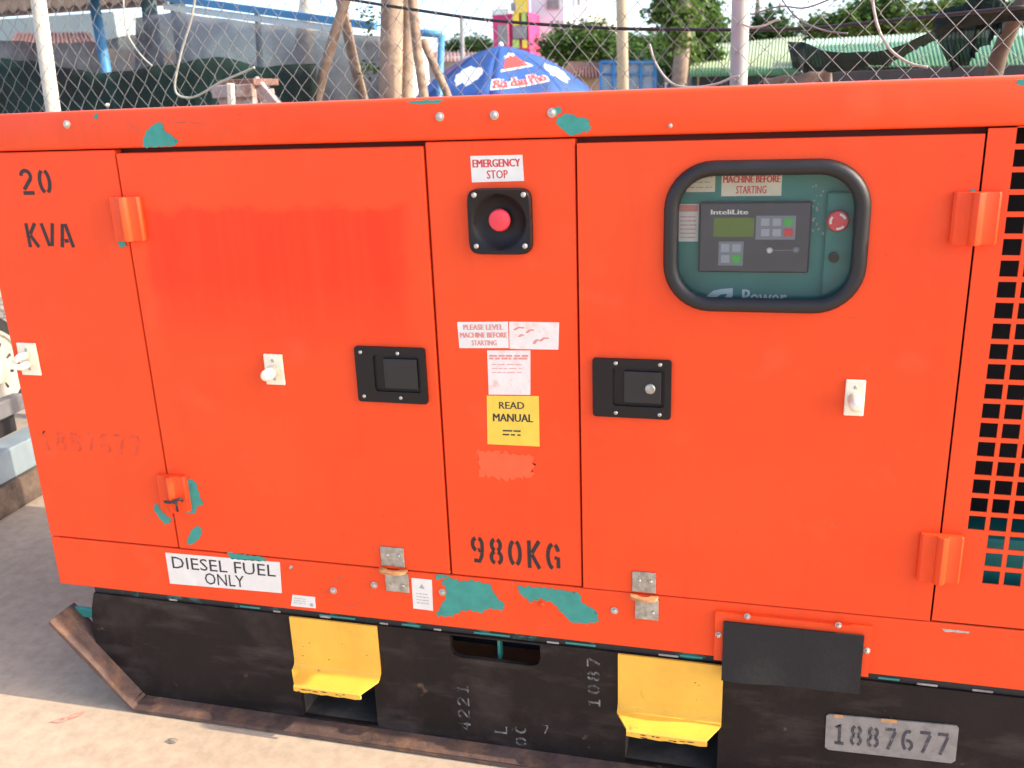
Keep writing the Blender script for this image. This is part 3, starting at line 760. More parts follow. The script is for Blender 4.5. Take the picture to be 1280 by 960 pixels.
rnd = random.Random(31)                   # pale flecks on the cabinet front
for k in range(16):
    c = F(rnd.uniform(1016, 1029), rnd.uniform(226, 292), YB-.001); r = rnd.uniform(.0012, .0034); bm = bmesh.new()
    flat(bm, [(c.x+r*rnd.uniform(.3, 1)*math.cos(t), c.z+1.6*r*rnd.uniform(.4, 1)*math.sin(t)) for t in [j*.9 for j in range(7)]], YB-.0009); done('pale_fleck', bm, KEYD, cabinet)
# ------------------------------------------------------------------ skid
FY = -.05; FT = .014
tipx, tipz = F(60, 780, FY).x, F(60, 780, FY).z
bx_ = F(165, 889, FY).x
GZ = .0035
skid_dark = SKID
web = bmesh.new()
ZW = ZB-.020
def fz(px, py): p = F(px, py, .004); return (p.x, p.z)
left_edge = [fz(115, 757), fz(115, 773), fz(122, 813), fz(140, 838)]
ce = fz(169, 869)
outer = [(left_edge[0][0]+.012, ZW)]+[left_edge[0]]+left_edge[1:]+[(ce[0], FT+.001), (XR-.05, FT+.001), (XR-.05, ZW)]
def clean_pocket(x0, y0, x1, y1, r=.012):
    a, b, c_, d_ = rect(x0, y0, x1, y1, .004); return a, b, c_, d_
p1 = rect(378, 852, 470, 906, .004); p2 = rect(781, 900, 897, 962, .004); sl = rect(563, 788, 675, 827, .004)
P1 = (p1[0], p1[1], FT+.006, p1[3]); P2 = (p2[0], p2[1], FT+.006, p1[3])
slot = [(sl[0], ZW-.0001-.004), (sl[0], sl[2]+.02), (sl[0]+.006, sl[2]+.006), (sl[0]+.02, sl[2]), (sl[1]-.02, sl[2]), (sl[1]-.006, sl[2]+.006), (sl[1], sl[2]+.02), (sl[1], ZW-.0041)]
def rl(P): return [(P[0], P[2]), (P[1], P[2]), (P[1], P[3]), (P[0], P[3])]
plate(web, outer, [rl(P1), rl(P2), slot], .004, .016)
sk = done('skid_web', web, SKID, gen)
DUSTY = mat('dusty_steel', (.05, .045, .04), .8, var=.3, vscale=12, second=(.12, .10, .08), sfac=(.5, .7), sscale=8)
for P in (P1, P2):
    bm = bmesh.new()                       # tunnel of a fork pocket
    for s in (0, 1):
        x = P[s]; abox(bm, x-(.006 if s == 0 else 0), x+(0 if s == 0 else .006), .0165, .5, P[2]-.003, P[3]+.005)
    abox(bm, P[0], P[1], .0165, .5, P[3]+.0003, P[3]+.006); abox(bm, P[0], P[1], .0165, .5, P[2]-.004, P[2]-.0003)
    abox(bm, P[0], P[1], .36, .366, P[2], P[3])
    done('fork_pocket', bm, DUSTY, sk)
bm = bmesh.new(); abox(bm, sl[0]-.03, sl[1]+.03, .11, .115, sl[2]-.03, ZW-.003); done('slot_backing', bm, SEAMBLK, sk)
bm = bmesh.new(); xm = F(617, 805).x; abox(bm, xm-.003, xm+.003, .04, .06, sl[2]-.02, ZW-.004); abox(bm, sl[0]-.02, sl[1]+.02, .05, .06, ZW-.012, ZW-.003); done('slot_brace', bm, TEAL, sk)
# flange: a bent runner plate
bm = bmesh.new()
def runner(y0, y1):
    prof = [(tipx, tipz), (bx_-.012, GZ+.012), (bx_, GZ), (XR-.02, GZ)]
    top = [(tipx+.006, tipz+.010), (bx_-.004, GZ+.0195), (bx_+.005, FT), (XR-.02, FT)]
    vs0 = [[bm.verts.new((x, y, z)) for x, z in prof+top[::-1]] for y in (y0, y1)]
    n = 8
    for k in range(n): bm.faces.new((vs0[0][k], vs0[0][(k+1) % n], vs0[1][(k+1) % n], vs0[1][k]))
    for s in (0, 1):
        for (a, b, c_, d_) in ((0, 1, 6, 7), (1, 2, 5, 6), (2, 3, 4, 5)): bm.faces.new([vs0[s][i] for i in (a, b, c_, d_)])
runner(FY, .041)
bmesh.ops.bevel(bm, geom=bm.edges[:], offset=.0015, segments=1, affect='EDGES')
done('runner_flange', bm, RUST, gen)
bm = bmesh.new(); runner(DEPTH-.15, DEPTH); abox(bm, left_edge[1][0]+.05, XR-.05, DEPTH-.06, DEPTH-.05, FT, ZW); done('far_runner', bm, SKID, gen)
# tank base between web and canopy: dark strip with old green and bare spots
BASE = mat('chipped_base_edge', (.016, .015, .015), .6, var=.3, vscale=20, second=(.02, .13, .11), sfac=(.56, .62), sscale=14)
bm = bmesh.new(); abox(bm, XL+.09, XR-.05, .010, .7, ZW+.0005, ZB-.003); done('base_edge', bm, BASE, gen)
box('end_tab', F(88, 761, .04).x, F(118, 761, .04).x, .030, .041, F(100, 768, .04).z, F(100, 757, .04).z, TEAL, gen, .002)
bm = bmesh.new(); abox(bm, XL+.085, left_edge[0][0]+.05, .018, .10, ZW-.012, ZW-.0002, .002); done('end_bracket', bm, TEAL, gen)
rnd = random.Random(4); TABM = mat('bare_weathered_steel', (.34, .29, .25), .6, var=.4, vscale=60)
for x in (F(215, 758).x, F(345, 775).x, F(405, 780).x, F(478, 781).x, F(545, 787).x, F(690, 803).x, F(835, 822).x, F(1160, 857).x, F(1230, 863).x):
    w = rnd.uniform(.008, .022); box('base_tab', x-w, x+w, .0072, .0098, ZW+.001, ZW+.006, TABM, gen, .001)
for (a, b) in ((300, 336), (398, 462), (500, 532), (590, 655), (705, 760), (850, 892), (1105, 1145)):
    xa, xb = F(a, 780).x, F(b, 780).x; box('base_strip', xa, xa+(xb-xa)*.7, .0082, .0099, ZW+.004, ZW+.009, TEAL, gen, .001)

# yellow steps
def ystep(xa, xb, zt, zl, out):
    bm = bmesh.new(); ch = (xb-xa)*.12
    n = 12
    path = [(-.001, zt), (-.001, zl+.022), (-.003, zl+.013), (-.010, zl+.007), (-.018, zl+.005), (-out, zl-.002), (-out-.004, zl-.006), (-out-.004, zl-.018)]
    th = .006
    def sect(y, z, k):                      # width narrows at the outer edge (cut corners)
        t = min(1, max(0, (-y-.018)/(out-.018))); c_ = ch*t; return xa+c_, xb-c_
    A = []; Bk = []
    for k, (y, z) in enumerate(path):
        l, r = sect(y, z, k); ny, nz = (0, 0)
        A.append([bm.verts.new((l+(r-l)*i/n, y, z+(.0012*math.sin(i*2.1+1) if k == 7 else 0))) for i in range(n+1)])
        q0 = path[max(k-1, 0)]; q1 = path[min(k+1, 7)]; dy, dz = q1[0]-q0[0], q1[1]-q0[1]; L_ = math.hypot(dy, dz)
        ny, nz = -dz/L_*-1, dy/L_*-1        # outward from front -> back side offset
        Bk.append([bm.verts.new((l+(r-l)*i/n, min(y+abs(dz)/L_*th, .0039), z-abs(dy)/L_*th)) for i in range(n+1)])
    for k in range(7):
        for i in range(n):
            bm.faces.new((A[k][i], A[k][i+1], A[k+1][i+1], A[k+1][i])); bm.faces.new((Bk[k][i], Bk[k+1][i], Bk[k+1][i+1], Bk[k][i+1]))
        for i in (0, n): bm.faces.new((A[k][i], A[k+1][i], Bk[k+1][i], Bk[k][i]))
    for k in (0, 7):
        for i in range(n): bm.faces.new((A[k][i], A[k][i+1], Bk[k][i+1], Bk[k][i]))
    return done('step_guard', bm, YELLOW, gen, smooth=True, angle=35)
y1a, y1b = (F(363, 771).x+F(368, 835).x)/2, (F(472, 782).x+F(475, 848).x)/2
y2a, y2b = (F(772, 818).x+F(773, 885).x)/2, (F(903, 832).x+F(903, 905).x)/2
zst = ZW-.001; zlip = (F(420, 843, 0).z+F(838, 903, 0).z)/2+.012
NICK = mat('bare_nick', (.10, .05, .025), .7, var=.3, vscale=90)
for q, (xa, xb) in enumerate(((y1a, y1b), (y2a, y2b))):
    st_ = ystep(xa, xb, zst, zlip, .060); rnd = random.Random(40+q); w = xb-xa
    for k in range(8):                        # knocked paint along the front lip
        cx_ = xa+w*rnd.uniform(.16, .84); l = rnd.uniform(.003, .012); zc_ = zlip-rnd.uniform(.009, .017); bm = bmesh.new()
        flat(bm, [(cx_+l*rnd.uniform(.6, 1)*math.cos(t), zc_+.0018*rnd.uniform(.4, 1)*math.sin(t)) for t in [j*.785 for j in range(8)]], -.0646); done('paint_nick', bm, NICK, st_)
    for k in range(5):
        cx_ = xa+w*rnd.uniform(.1, .9); zc_ = zlip+rnd.uniform(.03, .10); l = rnd.uniform(.0012, .003); bm = bmesh.new()
        flat(bm, [(cx_+l*rnd.uniform(.5, 1)*math.cos(t), zc_+l*.8*rnd.uniform(.5, 1)*math.sin(t)) for t in [j*.9 for j in range(7)]], -.0015); done('paint_nick', bm, NICK, st_)

# number plate and scrawled marks on the web
pc = [(1033, 893), (1199, 908), (1194, 955), (1031, 937)]
NPM = mat('grey_plate', (.26, .25, .235), .5, metal=.3, var=.15, vscale=40, second=(.16, .15, .14), sfac=(.5, .75), sscale=30)
NPI = mat('plate_ink', (.045, .042, .05), .6, second=(.2, .19, .18), sfac=(.5, .75), sscale=120, var=.1)
c4 = [F(*pc[3]), F(*pc[2]), F(*pc[1]), F(*pc[0])]; tfp = quad_tf(c4, .0005); bm = bmesh.new()
vv = [bm.verts.new(tfp(*p)) for p in ((0, .06), (.03, 0), (.97, 0), (1, .08), (1, .94), (.98, 1), (.02, 1), (0, .95))]
bm.faces.new(vv); bk = [bm.verts.new((v.co.x, .0038, v.co.z)) for v in vv]
for k in range(8): bm.faces.new((vv[k], vv[(k+1) % 8], bk[(k+1) % 8], bk[k]))
npl = done('number_plate', bm, NPM, sk)
bm = bmesh.new(); tfq = quad_tf(c4, .0000)
for i, ch in enumerate('1887677'):
    for st in GL[ch]: ribbon(bm, st, .15, lambda u, v, i=i: tfq(.06+(i*.78+u)*.168, .2+v*.58))
done('plate_number', bm, NPI, npl)
for (u0, u1) in ((.06, .13), (.42, .54)):
    bm = bmesh.new(); bm.faces.new([bm.verts.new(tfq(u, v)) for u, v in ((u0, .93), (u1, .93), (u1, 1.02), (u0, 1.02))]); done('rust_spot', bm, RUSTB, npl)
SCR = mat('scrawled_paint', (.20, .185, .17), .7, var=.2, vscale=60, second=(.03, .027, .027), sfac=(.42, .58), sscale=45)
def scrawl(t, x0, y0, x1, y1, rot):
    a, b, c_, d_ = rect(x0, y0, x1, y1, .004); stencil('paint_mark', t, a, b, c_, d_, .0034, SCR, sk, .13, rot)
scrawl('4221', 572, 856, 587, 912, 1); scrawl('1087', 734, 822, 750, 884, 1); scrawl('L', 618, 906, 634, 917, 1); scrawl('0C', 644, 906, 658, 932, 1); scrawl('7', 678, 906, 686, 917, 0)

# ================================================================== NEIGHBOURS ON THE LEFT
BLUEG = mat('pale_blue_paint', (.25, .31, .33), .5, var=.12, vscale=8, second=(.20, .17, .14), sfac=(.60, .75), sscale=14)
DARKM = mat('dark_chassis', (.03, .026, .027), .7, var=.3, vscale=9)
TYRE = mat('tyre_rubber', (.025, .024, .024), .85, var=.2, vscale=20)
RIMC = mat('cream_rim', (.46, .44, .37), .45, var=.1, vscale=20)
WOOD = mat('weathered_timber', (.16, .11, .075), .85, var=.35, vscale=14, second=(.07, .05, .04), sfac=(.45, .65), sscale=10, bump=.4, bscale=40)
gp = ground_px(0, 652, 0); gq = ground_px(50, 622, 0); ang = math.atan2((gq-gp).y, (gq-gp).x)
def local(p, a, u, v, z): return Vector((p.x+u*math.cos(a)-v*math.sin(a), p.y+u*math.sin(a)+v*math.cos(a), z))
def lbox(name, p, a, u0, u1, v0, v1, z0, z1, mt, parent=None, bev=.006):
    M = Matrix.Translation((p.x, p.y, 0)) @ Matrix.Rotation(a, 4, 'Z'); bm = bmesh.new()
    abox(bm, u0, u1, v0, v1, z0, z1, bev, 2, mat=M); return done(name, bm, mt, parent)
o = lbox('timber_baulk', gp, ang, -1.3, .55, 0, .16, .002, .115, WOOD, None, .008); tag(o, 'rough brown timber baulk on the concrete left of the generator', 'timber')
tr = thing('parked_trailer', 'parked trailer with cream wheel on pale blue beam, left of the generator', 'trailer', local(gp, ang, -.3, .3, 0))
lbox('side_beam', gp, ang, -1.5, .55, .02, .14, .118, .235, BLUEG, tr, .006)
lbox('deck', gp, ang, -1.5, .5, .30, 1.0, .16, .26, DARKM, tr, .01)
lbox('lower_rail', gp, ang, -1.5, .5, .24, .29, .26, .33, mat('grey_rail', (.18, .17, .17), .6, var=.2, vscale=10), tr, .005)
def wheel(cpx, cpy, R):
    D = 2.95; c = B(cpx, cpy, D)
    ax = Vector((math.sin(ang), -math.cos(ang), 0)); M = Matrix.Translation(c) @ ax.to_track_quat('Z', 'Y').to_matrix().to_4x4()
    def L(name, prof, mt, par, n=32):
        bm = bmesh.new(); lathe(bm, (0, 0, 0), prof, n, 'z'); bmesh.ops.transform(bm, matrix=M, verts=bm.verts); return done(name, bm, mt, par, smooth=True, angle=40)
    w = L('wheel', [(R*.96, -.16), (R*1.0, -.15), (R*1.32, -.14), (R*1.42, -.10), (R*1.42, -.03), (R*1.30, .01), (R*1.0, .02), (R*.96, .01)], TYRE, tr)
    L('rim', [(R*.95, -.1), (R*1.0, .02), (R*.97, .03), (R*.90, .028), (R*.86, .018), (R*.72, .014), (R*.45, .022), (R*.40, .034), (R*.05, .038)], RIMC, w)
    L('hub_cap', [(R*.36, .035), (R*.34, .052), (R*.2, .062), (R*.02, .064)], CREAM, w)
    for k in range(10):
        t = 2*math.pi*k/10+.3; bm = bmesh.new()
        Mr = M @ Matrix.Rotation(t, 4, 'Z') @ Matrix.Translation((R*.60, 0, .0165))
        abox(bm, -R*.11, R*.11, -R*.035, R*.035, -.004, .0035, .004, 2, mat=Mr); done('rim_slot', bm, INKB, w)
wheel(-14, 462, .165)
bm = bmesh.new()
Mf = Matrix.Translation((gp.x, gp.y, 0)) @ Matrix.Rotation(ang, 4, 'Z')
abox(bm, -1.5, .45, .28, .75, 0.80, 0.83, .01, 2, mat=Mf); abox(bm, -1.5, .45, .28, .31, .62, .795, .01, 2, mat=Mf)
done('mudguard', bm, RIMC, tr)
lbox('engine_cover', gp, ang, -1.5, .42, .4, 1.0, .835, 1.02, mat('yellowish_cover', (.55, .40, .18), .5, var=.15, vscale=10), tr, .03)

# ================================================================== FENCE
GALV = mat('galvanised_wire', (.19, .19, .19), .6, metal=.2, var=.2, vscale=20)
def fence_y(x): return 1.62-.2*(x+1.94)
def on_fence(px, py, off=0.0):
    s = slope(px, py); D = (CAM_D+1.62-.2*1.94+off)/(1+.2*s.x)
    return Vector((s.x*D, D-CAM_D, CAM_H+s.z*D))
fence = thing('chain_link_fence', 'galvanised chain link fence running behind the generator', 'fence', (-1.5, fence_y(-1.5), 0))
fd = Vector((1, -.2, 0)).normalized(); fn_ = Vector((fd.y, -fd.x, 0))
V = []; Fc = []; PW = .0385; PH = .041; NS = 62; x_start = -4.6
rw = random.Random(3)
for i in range(172):
    prev = None; jx = rw.uniform(-.003, .003)
    for j in range(NS+1):
        s = i*PW+(PW if (j+i) % 2 else 0); z = .06+j*PH+.006*math.sin(i*.21)+.004*math.sin(j*.5+i*.13)
        x = x_start+fd.x*(s+jx); off = (.003 if (j % 2) else -.003)+.02*math.sin(i*.09)*math.sin(j*.06)
        p = Vector((x, fence_y(x_start)+fd.y*(s+jx), z))+fn_*off
        k0 = len(V); r = .0013
        for t in range(3):
            a = 2*math.pi*t/3; V.append(p+fd*(r*1.3*math.cos(a))+fn_*(r*1.3*math.sin(a)))
        if prev is not None:
            for t in range(3): Fc.append((prev+t, prev+(t+1) % 3, k0+(t+1) % 3, k0+t))
        prev = k0
wm = raw('wire_mesh', V, Fc, GALV, fence, smooth=True); wm['kind'] = 'stuff'
WPOST = mat('cream_post_paint', (.60, .56, .47), .55, var=.15, vscale=9, second=(.30, .20, .12), sfac=(.60, .72), sscale=16)
GPOST = mat('grey_post', (.38, .41, .38), .6, metal=0.0, var=.1, vscale=9)
def post(pt, pb, r, mt, bow=0):
    a = on_fence(*pt, .05); b = on_fence(*pb, .05); dz = (b-a)/(b.z-a.z)
    lo = b+dz*(0.0-b.z); hi = a+dz*(2.75-a.z); mid = [lo.lerp(hi, t)+Vector((bow*math.sin(t*9), 0, 0)) for t in [k/14 for k in range(15)]]
    return tube_obj('fence_post', mid, r, mt, fence, 14)
post((48, 0), (67, 135), .031, WPOST, .004); post((926, 0), (923, 109), .026, GPOST)
CORD = mat('pale_cord', (.42, .42, .35), .7, var=.15, vscale=30)
def cord(name, pts, r, mt, label, off=-.03, cat='cord'):
    o = tube_obj(name, smoothline([on_fence(*p, off+d) for *p, d in [(*q, 0) if len(q) == 2 else q for q in pts]], 7), r, mt, None, 7); return tag(o, label, cat)
cord('hanging_cord', [(247, -25), (240, 20), (228, 60), (220, 95), (219, 112), (225, 120), (238, 122), (252, 117), (275, 103), (300, 92), (318, 84)], .0042, CORD, 'thick white cord looping down and up on the left of the fence')
cord('hanging_cord', [(152, -30), (155, 10), (158, 38), (168, 58), (180, 73), (190, 82)], .0032, CORD, 'short thin white cord hanging beside the cream fence post')
cord('hanging_cord', [(812, 55), (818, 75), (830, 95), (846, 107), (870, 109), (895, 105), (915, 97), (924, 95)], .0036, CORD, 'pale cord sagging in a loop against the grey fence post')
cord('hanging_cord', [(1088, -30), (1092, 10), (1099, 38), (1110, 58), (1122, 70), (1140, 80), (1160, 84)], .0038, CORD, 'pale cord hanging by the dark netting on the right of fence')
cord('hanging_cord', [(928, 30), (940, 34), (955, 32), (968, 26), (975, 24)], .0034, CORD, 'short pale tie looped on the grey fence post')
cord('barbed_strand', [(965, -20), (985, 10), (1002, 26), (1030, 38), (1060, 42)], .0024, GALV, 'loose wire strand curling right of the grey fence post')
cord('barbed_strand', [(940, 18), (975, 8), (1005, 10), (1035, 0), (1060, -12)], .0024, GALV, 'loose wire strand arching over the grey fence post')
BCAB = mat('black_cable', (.02, .02, .022), .6)
o = tube_obj('black_cable', smoothline([on_fence(*p, .12) for p in ((380, -12), (447, 1), (530, 14), (620, 26), (755, 35), (860, 37), (960, 37), (1040, 33), (1150, 22), (1285, 8))], 6), .0052, BCAB, None, 8)
tag(o, 'long black cable sagging across the whole fence', 'cable')

# ================================================================== BACKGROUND
def leaf_mat(name, base, isl=.45):
    M = mat(name, base, .55, spec=.25, island=isl, var=.25, vscale=.7)
    N = M.node_tree.nodes; L = M.node_tree.links; P = N['Principled BSDF']
    t = N.new('ShaderNodeBsdfTranslucent'); src = P.inputs['Base Color'].links[0].from_socket
    L.new(src, t.inputs[0]); mx = N.new('ShaderNodeMixShader'); mx.inputs[0].default_value = .35
    L.new(P.outputs[0], mx.inputs[1]); L.new(t.outputs[0], mx.inputs[2]); L.new(mx.outputs[0], N['Material Output'].inputs[0])
    return M
LEAFA = leaf_mat('leaf_mid_green', (.085, .15, .035)); LEAFB = leaf_mat('leaf_dark_green', (.05, .10, .03)); LEAFC = leaf_mat('leaf_light_green', (.12, .19, .045))
BARK = mat('pale_bark', (.30, .22, .16), .85, var=.25, vscale=10, second=(.16, .12, .09), sfac=(.5, .7), sscale=12, bump=.4, bscale=25)
BARKD = mat('dark_bark', (.12, .085, .06), .9, var=.3, vscale=8, bump=.4, bscale=20)
def foliage(blobs, n, size, seed, droop=0.0, flat_=.0):
    rnd = random.Random(seed); V = []; Fc = []
    vol = [b[1][0]*b[1][1]*b[1][2] for b in blobs]; tot = sum(vol)
    for (c, r), w in zip(blobs, vol):
        c = Vector(c); nn = max(6, int(n*w/tot)); ncl = max(4, nn//14)
        for q in range(ncl):
            d = Vector((rnd.gauss(0, 1), rnd.gauss(0, 1), rnd.gauss(0, 1))).normalized()*(rnd.random()**.42)
            cc = c+Vector((d.x*r[0], d.y*r[1], d.z*r[2]))
            for t in range(14):
                p = cc+Vector((rnd.gauss(0, 1), rnd.gauss(0, 1), rnd.gauss(0, .7)))*size*1.1
                a = Vector((rnd.uniform(-1, 1), rnd.uniform(-1, 1), rnd.uniform(-.5, .5)-droop)).normalized()
                b = a.cross(Vector((rnd.uniform(-.6, .6), rnd.uniform(-.6, .6), 1))).normalized()
                l = size*rnd.uniform(.6, 1.35); wd = l*.36; k = len(V); nrm = a.cross(b)*l*.12
                V += [p, p+a*l*.5+b*wd+nrm, p+a*l, p+a*l*.5-b*wd+nrm]; Fc += [(k, k+1, k+2), (k, k+2, k+3)]
    return V, Fc
def tree(name, label, base, h, trunk_r, blobs, n, size, leaf, seed, bark=BARKD, group='trees beyond the fence', lean=(0, 0), droop=0.0):
    t = thing(name, label, 'tree', base, group); base = Vector(base); rnd = random.Random(seed); bm = bmesh.new()
    top = base+Vector((lean[0], lean[1], h))
    tube(bm, [base, base.lerp(top, .4)+Vector((.03*h*rnd.uniform(-1, 1), 0, 0)), base.lerp(top, .75), top], [trunk_r*1.2, trunk_r, trunk_r*.75, trunk_r*.3], 9)
    for c, r in blobs[:9]:
        s = base.lerp(top, rnd.uniform(.5, .9)); tube(bm, [s, s.lerp(Vector(c), .5)+Vector((0, 0, -.05*h)), Vector(c)], [trunk_r*.5, trunk_r*.3, trunk_r*.1], 6)
    done('trunk', bm, bark, t)
    V, Fc = foliage(blobs, n, size, seed, droop); raw('crown', V, Fc, leaf, t)
    return t
def blobs_px(lst, D, spread=.8):           # crown lobes given by where they are seen: (px, py, half-width px, half-height px)
    out = []; rnd = random.Random(len(lst)+int(D))
    for px, py, rx, ry in lst:
        c = B(px, py, D+rnd.uniform(-1, 1)*spread); k = D/1110
        out.append((c, (rx*k, (rx+ry)*.6*k, ry*k)))
    return out
def ground_at(px, D): p = B(px, 60, D); return Vector((p.x, p.y, 0))

# young tree with wooden props behind the fence
D = 4.6
t = thing('young_tree', 'pale double trunk of a young tree held by wooden props', 'tree', ground_at(488, D))
def upright(px0, py0, px1, py1, D, z0=0.0, z1=None):
    a = B(px0, py0, D); b = B(px1, py1, D); dz = (a-b)/(a.z-b.z)
    return b+dz*(z0-b.z), b+dz*((z1 if z1 else a.z)-b.z)
lo, hi = upright(488, 0, 489, 125, D, 0, 3.3); bm = bmesh.new()
tube(bm, [lo.lerp(hi, k/10)+Vector((.012*math.sin(k*1.3), 0, 0)) for k in range(11)], [.068-.0022*k for k in range(11)], 14)
for k in range(8):
    a = k*.8; e = hi+Vector((math.cos(a)*.9, math.sin(a)*.7, .7+.2*math.sin(k))); tube(bm, [hi+Vector((0, 0, -.3-.1*(k % 3))), hi.lerp(e, .5)+Vector((0, 0, .1)), e], [.03, .02, .008], 6)
done('trunk', bm, BARK, t)
lo, hi2 = upright(508, 0, 509, 125, D+.08, 0, 3.2); bm = bmesh.new()
tube(bm, [lo.lerp(hi2, k/10)+Vector((.010*math.sin(k*1.1+1), 0, 0)) for k in range(11)], [.038-.001*k for k in range(11)], 12)
done('side_trunk', bm, BARK, t)
rb = random.Random(5)
V, Fc = foliage([((hi.x+rb.uniform(-.9, .9), hi.y+rb.uniform(-.7, .7), 3.75+rb.uniform(-.3, .8)), (.5, .5, .35)) for k in range(9)], 2600, .11, 12); raw('crown', V, Fc, LEAFA, t)
V, Fc = foliage([(B(461, 26, D), (.02, .02, .06)), (B(463, 86, D), (.012, .012, .02))], 60, .03, 13); raw('low_leaves', V, Fc, LEAFC, t)
PROP = mat('prop_wood', (.27, .19, .13), .85, var=.3, vscale=16, second=(.14, .10, .07), sfac=(.48, .66), sscale=20, bump=.3, bscale=40)
for (a, b_, r, lab, dd) in (((430, 0), (396, 125), .026, 'slanting wooden prop leaning in from the left, leftmost by the young tree', -.1), ((430, 25), (455, 125), .027, 'wooden prop crossing behind the leftmost one at the young tree', .12),
                       ((514, 0), (531, 123), .024, 'pale wooden prop standing close on the right of the young trunk', -.12), ((531, 55), (559, 123), .020, 'darker thin wooden prop in front of the blue parasol edge', -.06)):
    lo, hi_ = upright(*a, *b_, D+dd, 0, 2.3 if a[1] < 40 else B(*a, D+dd).z+.02)
    n = 7; o = tube_obj('wooden_prop', [lo.lerp(hi_, k/n)+Vector((.008*math.sin(k*2+r*90), .008*math.cos(k*3), 0)) for k in range(n+1)], r, PROP, None, 9)
    tag(o, lab, 'prop', 'wooden props around the young tree')

# --- left: nets and a blue framed shed
def sheet(name, top, bottom, mt, label, cat, n=40, mrows=14, fold=.05, seed=1, foff=6.0, torn=.006):
    """hanging net between two pixel polylines (px,py,D)"""
    rnd = random.Random(seed); ph = rnd.uniform(0, 6)
    def at(line, t):
        x = t*(len(line)-1); i = min(int(x), len(line)-2); f = x-i; a, b = B(*line[i]), B(*line[i+1]); return a.lerp(b, f)
    V = []; Fc = []
    for j in range(mrows+1):
        for i in range(n+1):
            u, v = i/n, j/mrows; p = at(top, u).lerp(at(bottom, u), v)
            p.y += fold*(.25+.75*v)*(math.sin(u*foff*6.28+ph+v*1.5)*.5+.5*math.sin(u*foff*2.7*6.28+v*3+ph))*(.3+v); p.z += fold*.06*math.sin(u*foff*9+v*7+ph)
            if torn and j > mrows-3: p.z += torn*rnd.uniform(-1, 1)*(j-mrows+3)/3
            V.append(p)
    for j in range(mrows):
        for i in range(n): k = j*(n+1)+i; Fc.append((k, k+1, k+n+2, k+n+1))
    o = raw(name, V, Fc, mt, None, smooth=True); md = o.modifiers.new('thickness', 'SOLIDIFY'); md.thickness = .003
    return tag(o, label, cat)
def net_mat(name, base, alpha, second=None):
    M = mat(name, base, .8, var=.35, vscale=5, spec=.2, second=tuple(.45*v+.012 for v in base) if second is None else second, sfac=(.45, .68), sscale=3.2); N = M.node_tree.nodes; L = M.node_tree.links; P = N['Principled BSDF']
    tc = N.new('ShaderNodeTexCoord'); n = N.new('ShaderNodeTexNoise'); n.inputs['Scale'].default_value = 5; n.inputs['Detail'].default_value = 6
    L.new(tc.outputs['Object'], n.inputs['Vector'])
    r = N.new('ShaderNodeMapRange'); r.inputs[1].default_value = .3; r.inputs[2].default_value = .7; r.inputs[3].default_value = max(0, alpha-.16); r.inputs[4].default_value = min(1, alpha+.16)
    L.new(n.outputs['Fac'], r.inputs[0]); L.new(r.outputs[0], P.inputs['Alpha'])
    return M
GNET = net_mat('dark_green_net', (.012, .030, .025), .93, (.022, .019, .017)); GREYN = net_mat('grey_shade_net', (.22, .22, .23), .74, (.10, .095, .10)); BNET = net_mat('black_net', (.016, .028, .026), .80)
sheet('shade_net', [(-140, 62, 4.5), (0, 73, 4.4), (40, 76, 4.4), (90, 86, 4.3), (130, 92, 4.3), (180, 85, 4.3), (230, 78, 4.3), (270, 70, 4.35), (330, 84, 4.4), (395, 78, 4.4)],
      [(-140, 330, 4.6), (0, 330, 4.5), (130, 330, 4.4), (270, 330, 4.4), (395, 330, 4.5)], GNET, 'dark green shade net draped low behind the left of the fence', 'net', 60, 16, .06, 3)
sheet('grey_net', [(170, 22, 5.3), (215, 15, 5.3), (300, 26, 5.25), (400, 38, 5.2), (478, 46, 5.2)], [(170, 260, 5.4), (300, 260, 5.3), (478, 260, 5.3)], GREYN, 'pale grey translucent net hanging from the blue shed beam', 'net', 50, 14, .04, 5, 4)
sheet('grey_net', [(-120, 42, 6.2), (0, 50, 6.1), (60, 54, 6.0), (120, 52, 6.0), (185, 40, 6.0)], [(-120, 260, 6.2), (0, 260, 6.1), (185, 260, 6.0)], GREYN, 'dull translucent net behind the cream fence post', 'net', 40, 12, .05, 8, 4)
BLUES = mat('blue_steel', (.06, .22, .42), .45, var=.15, vscale=6); PALE = mat('pale_fascia', (.62, .68, .66), .6, var=.1, vscale=6)
ROOFG = mat('grey_sheet_roof', (.26, .24, .27), .6, var=.2, vscale=3); DTEAL = mat('dark_teal_post', (.07, .12, .13), .6, var=.2, vscale=6)
sh = thing('blue_shed', 'open shed with blue steel beams and grey roof behind the nets', 'shed', ground_at(200, 6.0))
def bar(name, a, b, r, mt, par, n=8): return tube_obj(name, [a, b], r, mt, par, n)
def beam(name, a, b, w, h, mt, par):
    a, b = Vector(a), Vector(b); d = (b-a); L_ = d.length; M = Matrix.Translation((a+b)/2) @ d.to_track_quat('X', 'Z').to_matrix().to_4x4()
    bm = bmesh.new(); abox(bm, -L_/2, L_/2, -w/2, w/2, -h/2, h/2, .004, mat=M); return done(name, bm, mt, par)
beam('roof_beam', B(205, -3, 5.6), B(470, 33, 5.5), .05, .045, BLUES, sh); beam('roof_fascia', B(205, 8, 5.62), B(440, 39, 5.52), .03, .04, PALE, sh)
lo, hi_ = upright(118, 5, 133, 90, 5.9, 0, 2.25); bar('corner_post', lo, hi_, .036, BLUES, sh)
for px, pb in ((186, 192), (222, 228)):
    lo, hi_ = upright(px, 5, pb, 55, 5.7, 0, 2.15); bar('inner_post', lo, hi_, .05, DTEAL, sh)
